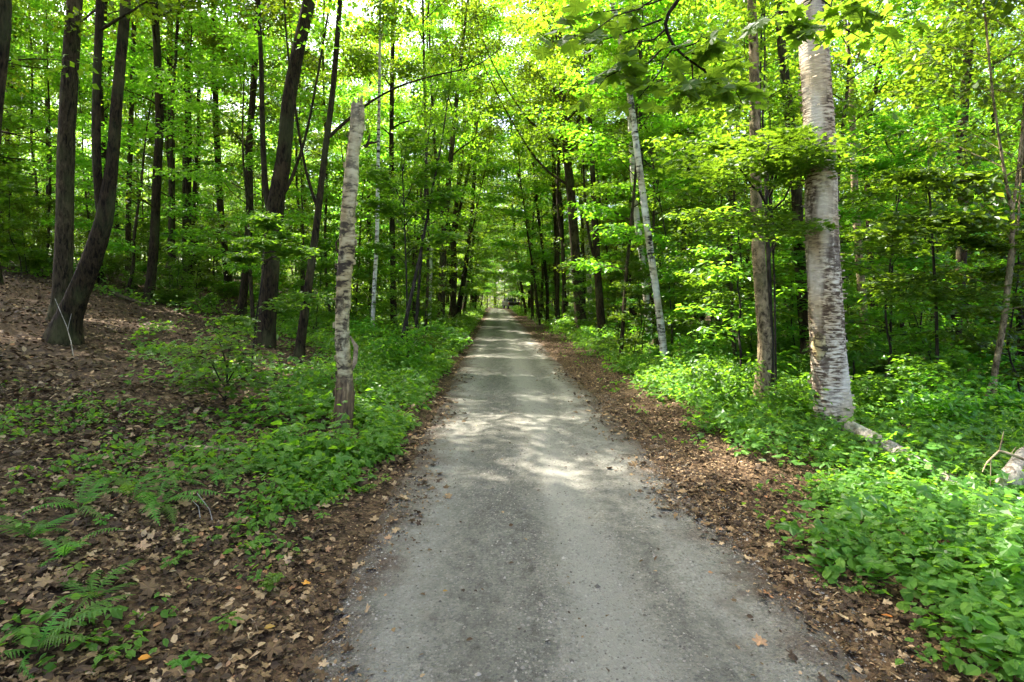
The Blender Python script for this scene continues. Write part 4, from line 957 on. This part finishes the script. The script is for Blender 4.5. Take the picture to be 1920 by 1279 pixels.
# ------------------------------------------------------------------ logs and sticks
def stick(name, label, pts, mat, cat, twigs=(), sides=8, group=None):
    base = Vector(pts[0][0]); root = empty(name, base, 0, label, cat, group)
    mb = MB(); q = [tuple(Vector(p) - base) for p, r in pts]; n = len(q); s = np.linspace(0, 1, n * 4)
    tube(mb, interp(q, s), np.interp(s, np.linspace(0, 1, n), [r for p, r in pts]), sides, 0, .1); mb.obj('stem', M[mat], root)
    for tw in twigs:
        mb = MB(); q = [tuple(Vector(p) - base) for p, r in tw]; tube(mb, q, [r for p, r in tw], 5, 0, .1); mb.obj('twig', M[mat], root)
    return root
def gpt(px_, py_, up=.0, Y=None):
    Y = Y or G(px_, py_); p = P(px_, py_, Y); return Vector((p.x, Y, gzf(p.x, Y) + up))
stick('fallen_log', 'bright sunlit fallen log half sunk in the leafy bank', [(gpt(1592, 846, .27), .058), (gpt(1592, 846, .27).lerp(gpt(1800, 940, .10), .5) + Vector((0, 0, .015)), .066), (gpt(1800, 940, .10), .07)], 'palewood', 'log', sides=12)
stick('fallen_log', 'grey weathered log end jutting in over the bank bottom', [(gpt(1878, 945, .10), .02), (gpt(1884, 943, .14), .07), (gpt(1892, 941, .18), .09), (gpt(1925, 930, .30), .10), (gpt(2000, 905, .36), .11)], 'palewood', 'log',
      [[(P(1893, 940, 4.9), .03), (P(1870, 948, 4.8), .02), (P(1858, 965, 4.7), .008)], [(P(1905, 955, 4.8), .02), (P(1885, 960, 4.7), .008)]], sides=12)
Yk = 4.9
stick('fallen_branch', 'reddish bare branch with hooked twigs sticking up from the bank', [(P(1990, 880, Yk), .014), (P(1920, 862, Yk), .012), (P(1895, 852, Yk), .011), (P(1874, 845, Yk), .009), (P(1850, 868, Yk), .006), (P(1842, 885, Yk), .003)], 'deadwood', 'branch',
      [[(P(1874, 845, Yk), .006), (P(1880, 820, Yk), .005), (P(1882, 808, Yk), .002)], [(P(1858, 862, Yk), .004), (P(1857, 910, Yk), .003)], [(P(1895, 852, Yk), .004), (P(1905, 838, Yk), .002)]])
stick('fallen_branch', 'long fallen stick lying across the brown slope', [(gpt(312, 842, .03), .022), (gpt(360, 848, .04), .024), (gpt(430, 852, .04), .022), (gpt(500, 852, .03), .018)], 'deadwood', 'branch')
stick('fallen_branch', 'thin pale stick propped against the curved twin-stemmed tree', [(gpt(138, 672), .007), (P(133, 640, 9.6), .0065), (P(125, 612, 9.8), .0055), (P(103, 560, 10), .0035)], 'palewood', 'branch', [[(P(127, 618, 9.75), .006), (P(134, 588, 9.8), .003)]])
stick('fallen_branch', 'mossy fallen stick at the slope behind the curved tree', [(gpt(185, 545, .08), .05), (gpt(230, 562, .08), .06), (gpt(275, 575, .05), .04)], 'bark', 'branch')
stick('fallen_branch', 'dark crooked stick on the litter by the ferns', [(gpt(200, 815, .03), .012), (gpt(240, 835, .03), .014), (gpt(270, 845, .03), .01)], 'bark_dark', 'branch')
stick('fallen_branch', 'short broken stick pointing at the seedlings near the gravel', [(gpt(330, 1068, .02), .008), (gpt(345, 1045, .03), .009), (gpt(358, 1030, .05), .007)], 'bark', 'branch')
stick('fallen_branch', 'bent pale stems arching above the ferns on the litter', [(gpt(400, 985), .004), (P(393, 955, G(400, 985)), .003), (P(370, 925, G(400, 985)), .002)], 'palewood', 'branch', [[(gpt(376, 975), .004), (P(372, 950, G(376, 975)), .003), (P(360, 938, G(376, 975)), .002)]])
stick('fallen_branch', 'little twig beside the yellow leaf', [(gpt(486, 1198, .01), .003), (gpt(478, 1180, .03), .003), (gpt(466, 1162, .02), .002)], 'deadwood', 'branch')

# ------------------------------------------------------------------ pickup
def box(mb, x0, x1, y0, y1, z0, z1, mi=0, tx=0.0, ty0=0.0, ty1=0.0, bev=.03):
    """bevelled box, top inset by tx at the sides, ty0/ty1 at the two ends"""
    def ring(z, ix, iy0, iy1):
        c = min(bev * 2, (x1 - x0) * .2)
        X0, X1, Y0, Y1 = x0 + ix, x1 - ix, y0 + iy0, y1 - iy1
        return [(X0 + c, Y0, z), (X1 - c, Y0, z), (X1, Y0 + c, z), (X1, Y1 - c, z), (X1 - c, Y1, z), (X0 + c, Y1, z), (X0, Y1 - c, z), (X0, Y0 + c, z)]
    v = ring(z0, bev, bev, bev) + ring(z0 + bev, 0, 0, 0) + ring(z1 - bev, tx, ty0, ty1) + ring(z1, tx + bev, ty0 + bev, ty1 + bev)
    f = [[r * 8 + j, r * 8 + (j + 1) % 8, r * 8 + 8 + (j + 1) % 8, r * 8 + 8 + j] for r in range(3) for j in range(8)]
    n = mb.n; mb.add(v, f, mi); mb.f.append((np.array([[n + 24 + j for j in range(8)]]), mi, False)); mb.f.append((np.array([[n + 7 - j for j in range(8)]]), mi, False))
def pickup():
    Y = 92.0; p = P(958, 581, Y)
    root = empty('pickup_truck', (p.x, Y, float(surf(p.x, Y)) + .02), math.radians(10), 'dark pickup truck parked at the far end of the road', 'truck')
    B = MB(); box(B, -.92, .92, -2.6, -.75, .55, 1.12); box(B, -.92, .92, -.75, 2.6, .55, 1.10); box(B, -.90, .90, 1.0, 2.55, 1.08, 1.2, 0, .06, 0, .2); B.obj('body', M['paint'], root)
    b = MB(); box(b, -.82, .82, -.80, 1.15, 1.10, 1.72, 0, .14, .12, .55, .04); cab = b.obj('cab', M['paint'], root)
    w = MB(); box(w, -.62, .62, -.80, -.755, 1.22, 1.58, 0, .07, .04, -.04, .008); w.obj('rear_window', M['glass'], cab)
    for s in (-1, 1):
        w = MB(); x = .80 * s; box(w, min(x, x - .06 * s), max(x, x - .06 * s) + .0, -.5, .7, 1.2, 1.52, 0, 0, .05, .3, .008); w.obj('side_window', M['glass'], cab)
    t = MB(); box(t, -.80, .80, -2.63, -2.585, .66, 1.06, 0, 0, 0, 0, .01); tg = t.obj('tailgate', M['paint'], root)
    t = MB(); box(t, -.15, .15, -2.645, -2.625, .92, .98, 0, 0, 0, 0, .004); t.obj('handle', M['chrome'], tg)
    t = MB(); box(t, -.9, .9, -2.78, -2.61, .42, .58, 0, 0, 0, 0, .02); bp = t.obj('bumper', M['chrome'], root)
    t = MB(); box(t, -.16, .16, -2.80, -2.775, .44, .54, 0, 0, 0, 0, .004); t.obj('number_plate', M['plate'], bp)
    t = MB(); box(t, -.9, .9, 2.6, 2.75, .42, .62, 0, 0, 0, 0, .02); t.obj('bumper', M['chrome'], root)
    for s in (-1, 1):
        t = MB(); x = .86 * s; box(t, x - .06, x + .065, -2.64, -2.56, .72, 1.04, 0, 0, 0, 0, .01); t.obj('tail_light', M['lamp'], root)
        t = MB(); x = 1.0 * s; box(t, x - .08, x + .08, .75, .85, 1.15, 1.32, 0, 0, 0, 0, .02); t.obj('mirror', M['paint'], root)
        for yy in (-1.65, 1.65):
            w = MB(); x = .80 * s; th = np.linspace(0, 6.2832, 24, endpoint=False); prof = [(-.12, .24), (-.12, .35), (-.08, .38), (.08, .38), (.12, .35), (.12, .24)]
            v = [(x + a, yy + r * math.cos(q), .38 + r * math.sin(q)) for a, r in prof for q in th]
            w.add(v, [[i * 24 + j, i * 24 + (j + 1) % 24, ((i + 1) % 6) * 24 + (j + 1) % 24, ((i + 1) % 6) * 24 + j] for i in range(6) for j in range(24)], 0, True)
            wh = w.obj('wheel', M['tyre'], root)
            w = MB(); v = [(x + .09 * s, yy + .24 * math.cos(q), .38 + .24 * math.sin(q)) for q in th] + [(x + .05 * s, yy + .1 * math.cos(q), .38 + .1 * math.sin(q)) for q in th] + [(x + .07 * s, yy, .38)]
            w.add(v, [[j, (j + 1) % 24, 24 + (j + 1) % 24, 24 + j] for j in range(24)], 0, True); w.add(v[24:], [[j, (j + 1) % 24, 24] for j in range(24)], 0)
            w.obj('rim', M['chrome'], wh)
pickup()

# any template that was never placed goes away
for T in (canopyT, midT, sapT, shrubT):
    for r in T:
        if r.name not in used:
            for c in list(r.children): bpy.data.objects.remove(c)
            bpy.data.objects.remove(r)

# ------------------------------------------------------------------ camera, light, render
cam = bpy.data.cameras.new('camera'); co = bpy.data.objects.new('camera', cam); COL.objects.link(co)
co.location = (0, 0, EYE); co.rotation_euler = (math.radians(90), 0, 0)
cam.sensor_width = 36; cam.lens = F / 1920 * 36; cam.shift_x = (960 - CX) / 1920; cam.shift_y = (CY - 639.5) / 1920
cam.clip_start = .05; cam.clip_end = 1500
scene.camera = co

SUN_EL, SUN_AZ = math.radians(60), math.radians(-50)     # azimuth from +Y towards +X
d = Vector((math.sin(SUN_AZ) * math.cos(SUN_EL), math.cos(SUN_AZ) * math.cos(SUN_EL), math.sin(SUN_EL)))
sl = bpy.data.lights.new('sun', 'SUN'); so = bpy.data.objects.new('sun', sl); COL.objects.link(so)
sl.energy = 4.5; sl.angle = math.radians(.53); sl.color = (1, .95, .86)
so.rotation_euler = d.to_track_quat('Z', 'Y').to_euler(); so.location = d * 60
w = bpy.data.worlds.new('World'); scene.world = w; w.use_nodes = True
nt = w.node_tree; bg = nt.nodes['Background']
sky = nt.nodes.new('ShaderNodeTexSky'); sky.sky_type = 'NISHITA'; sky.sun_disc = False
sky.sun_elevation = SUN_EL; sky.sun_rotation = SUN_AZ; sky.air_density = .6; sky.dust_density = 5.0; sky.ozone_density = .3
nt.links.new(sky.outputs[0], bg.inputs[0]); bg.inputs[1].default_value = .15

scene.view_settings.view_transform = 'Standard'; scene.view_settings.look = 'None'
scene.view_settings.exposure = 3.1; scene.view_settings.gamma = 1
c = scene.cycles
c.max_bounces = 8; c.diffuse_bounces = 5; c.glossy_bounces = 2; c.transmission_bounces = 6; c.transparent_max_bounces = 4
c.caustics_reflective = False; c.caustics_refractive = False
c.sample_clamp_indirect = 6
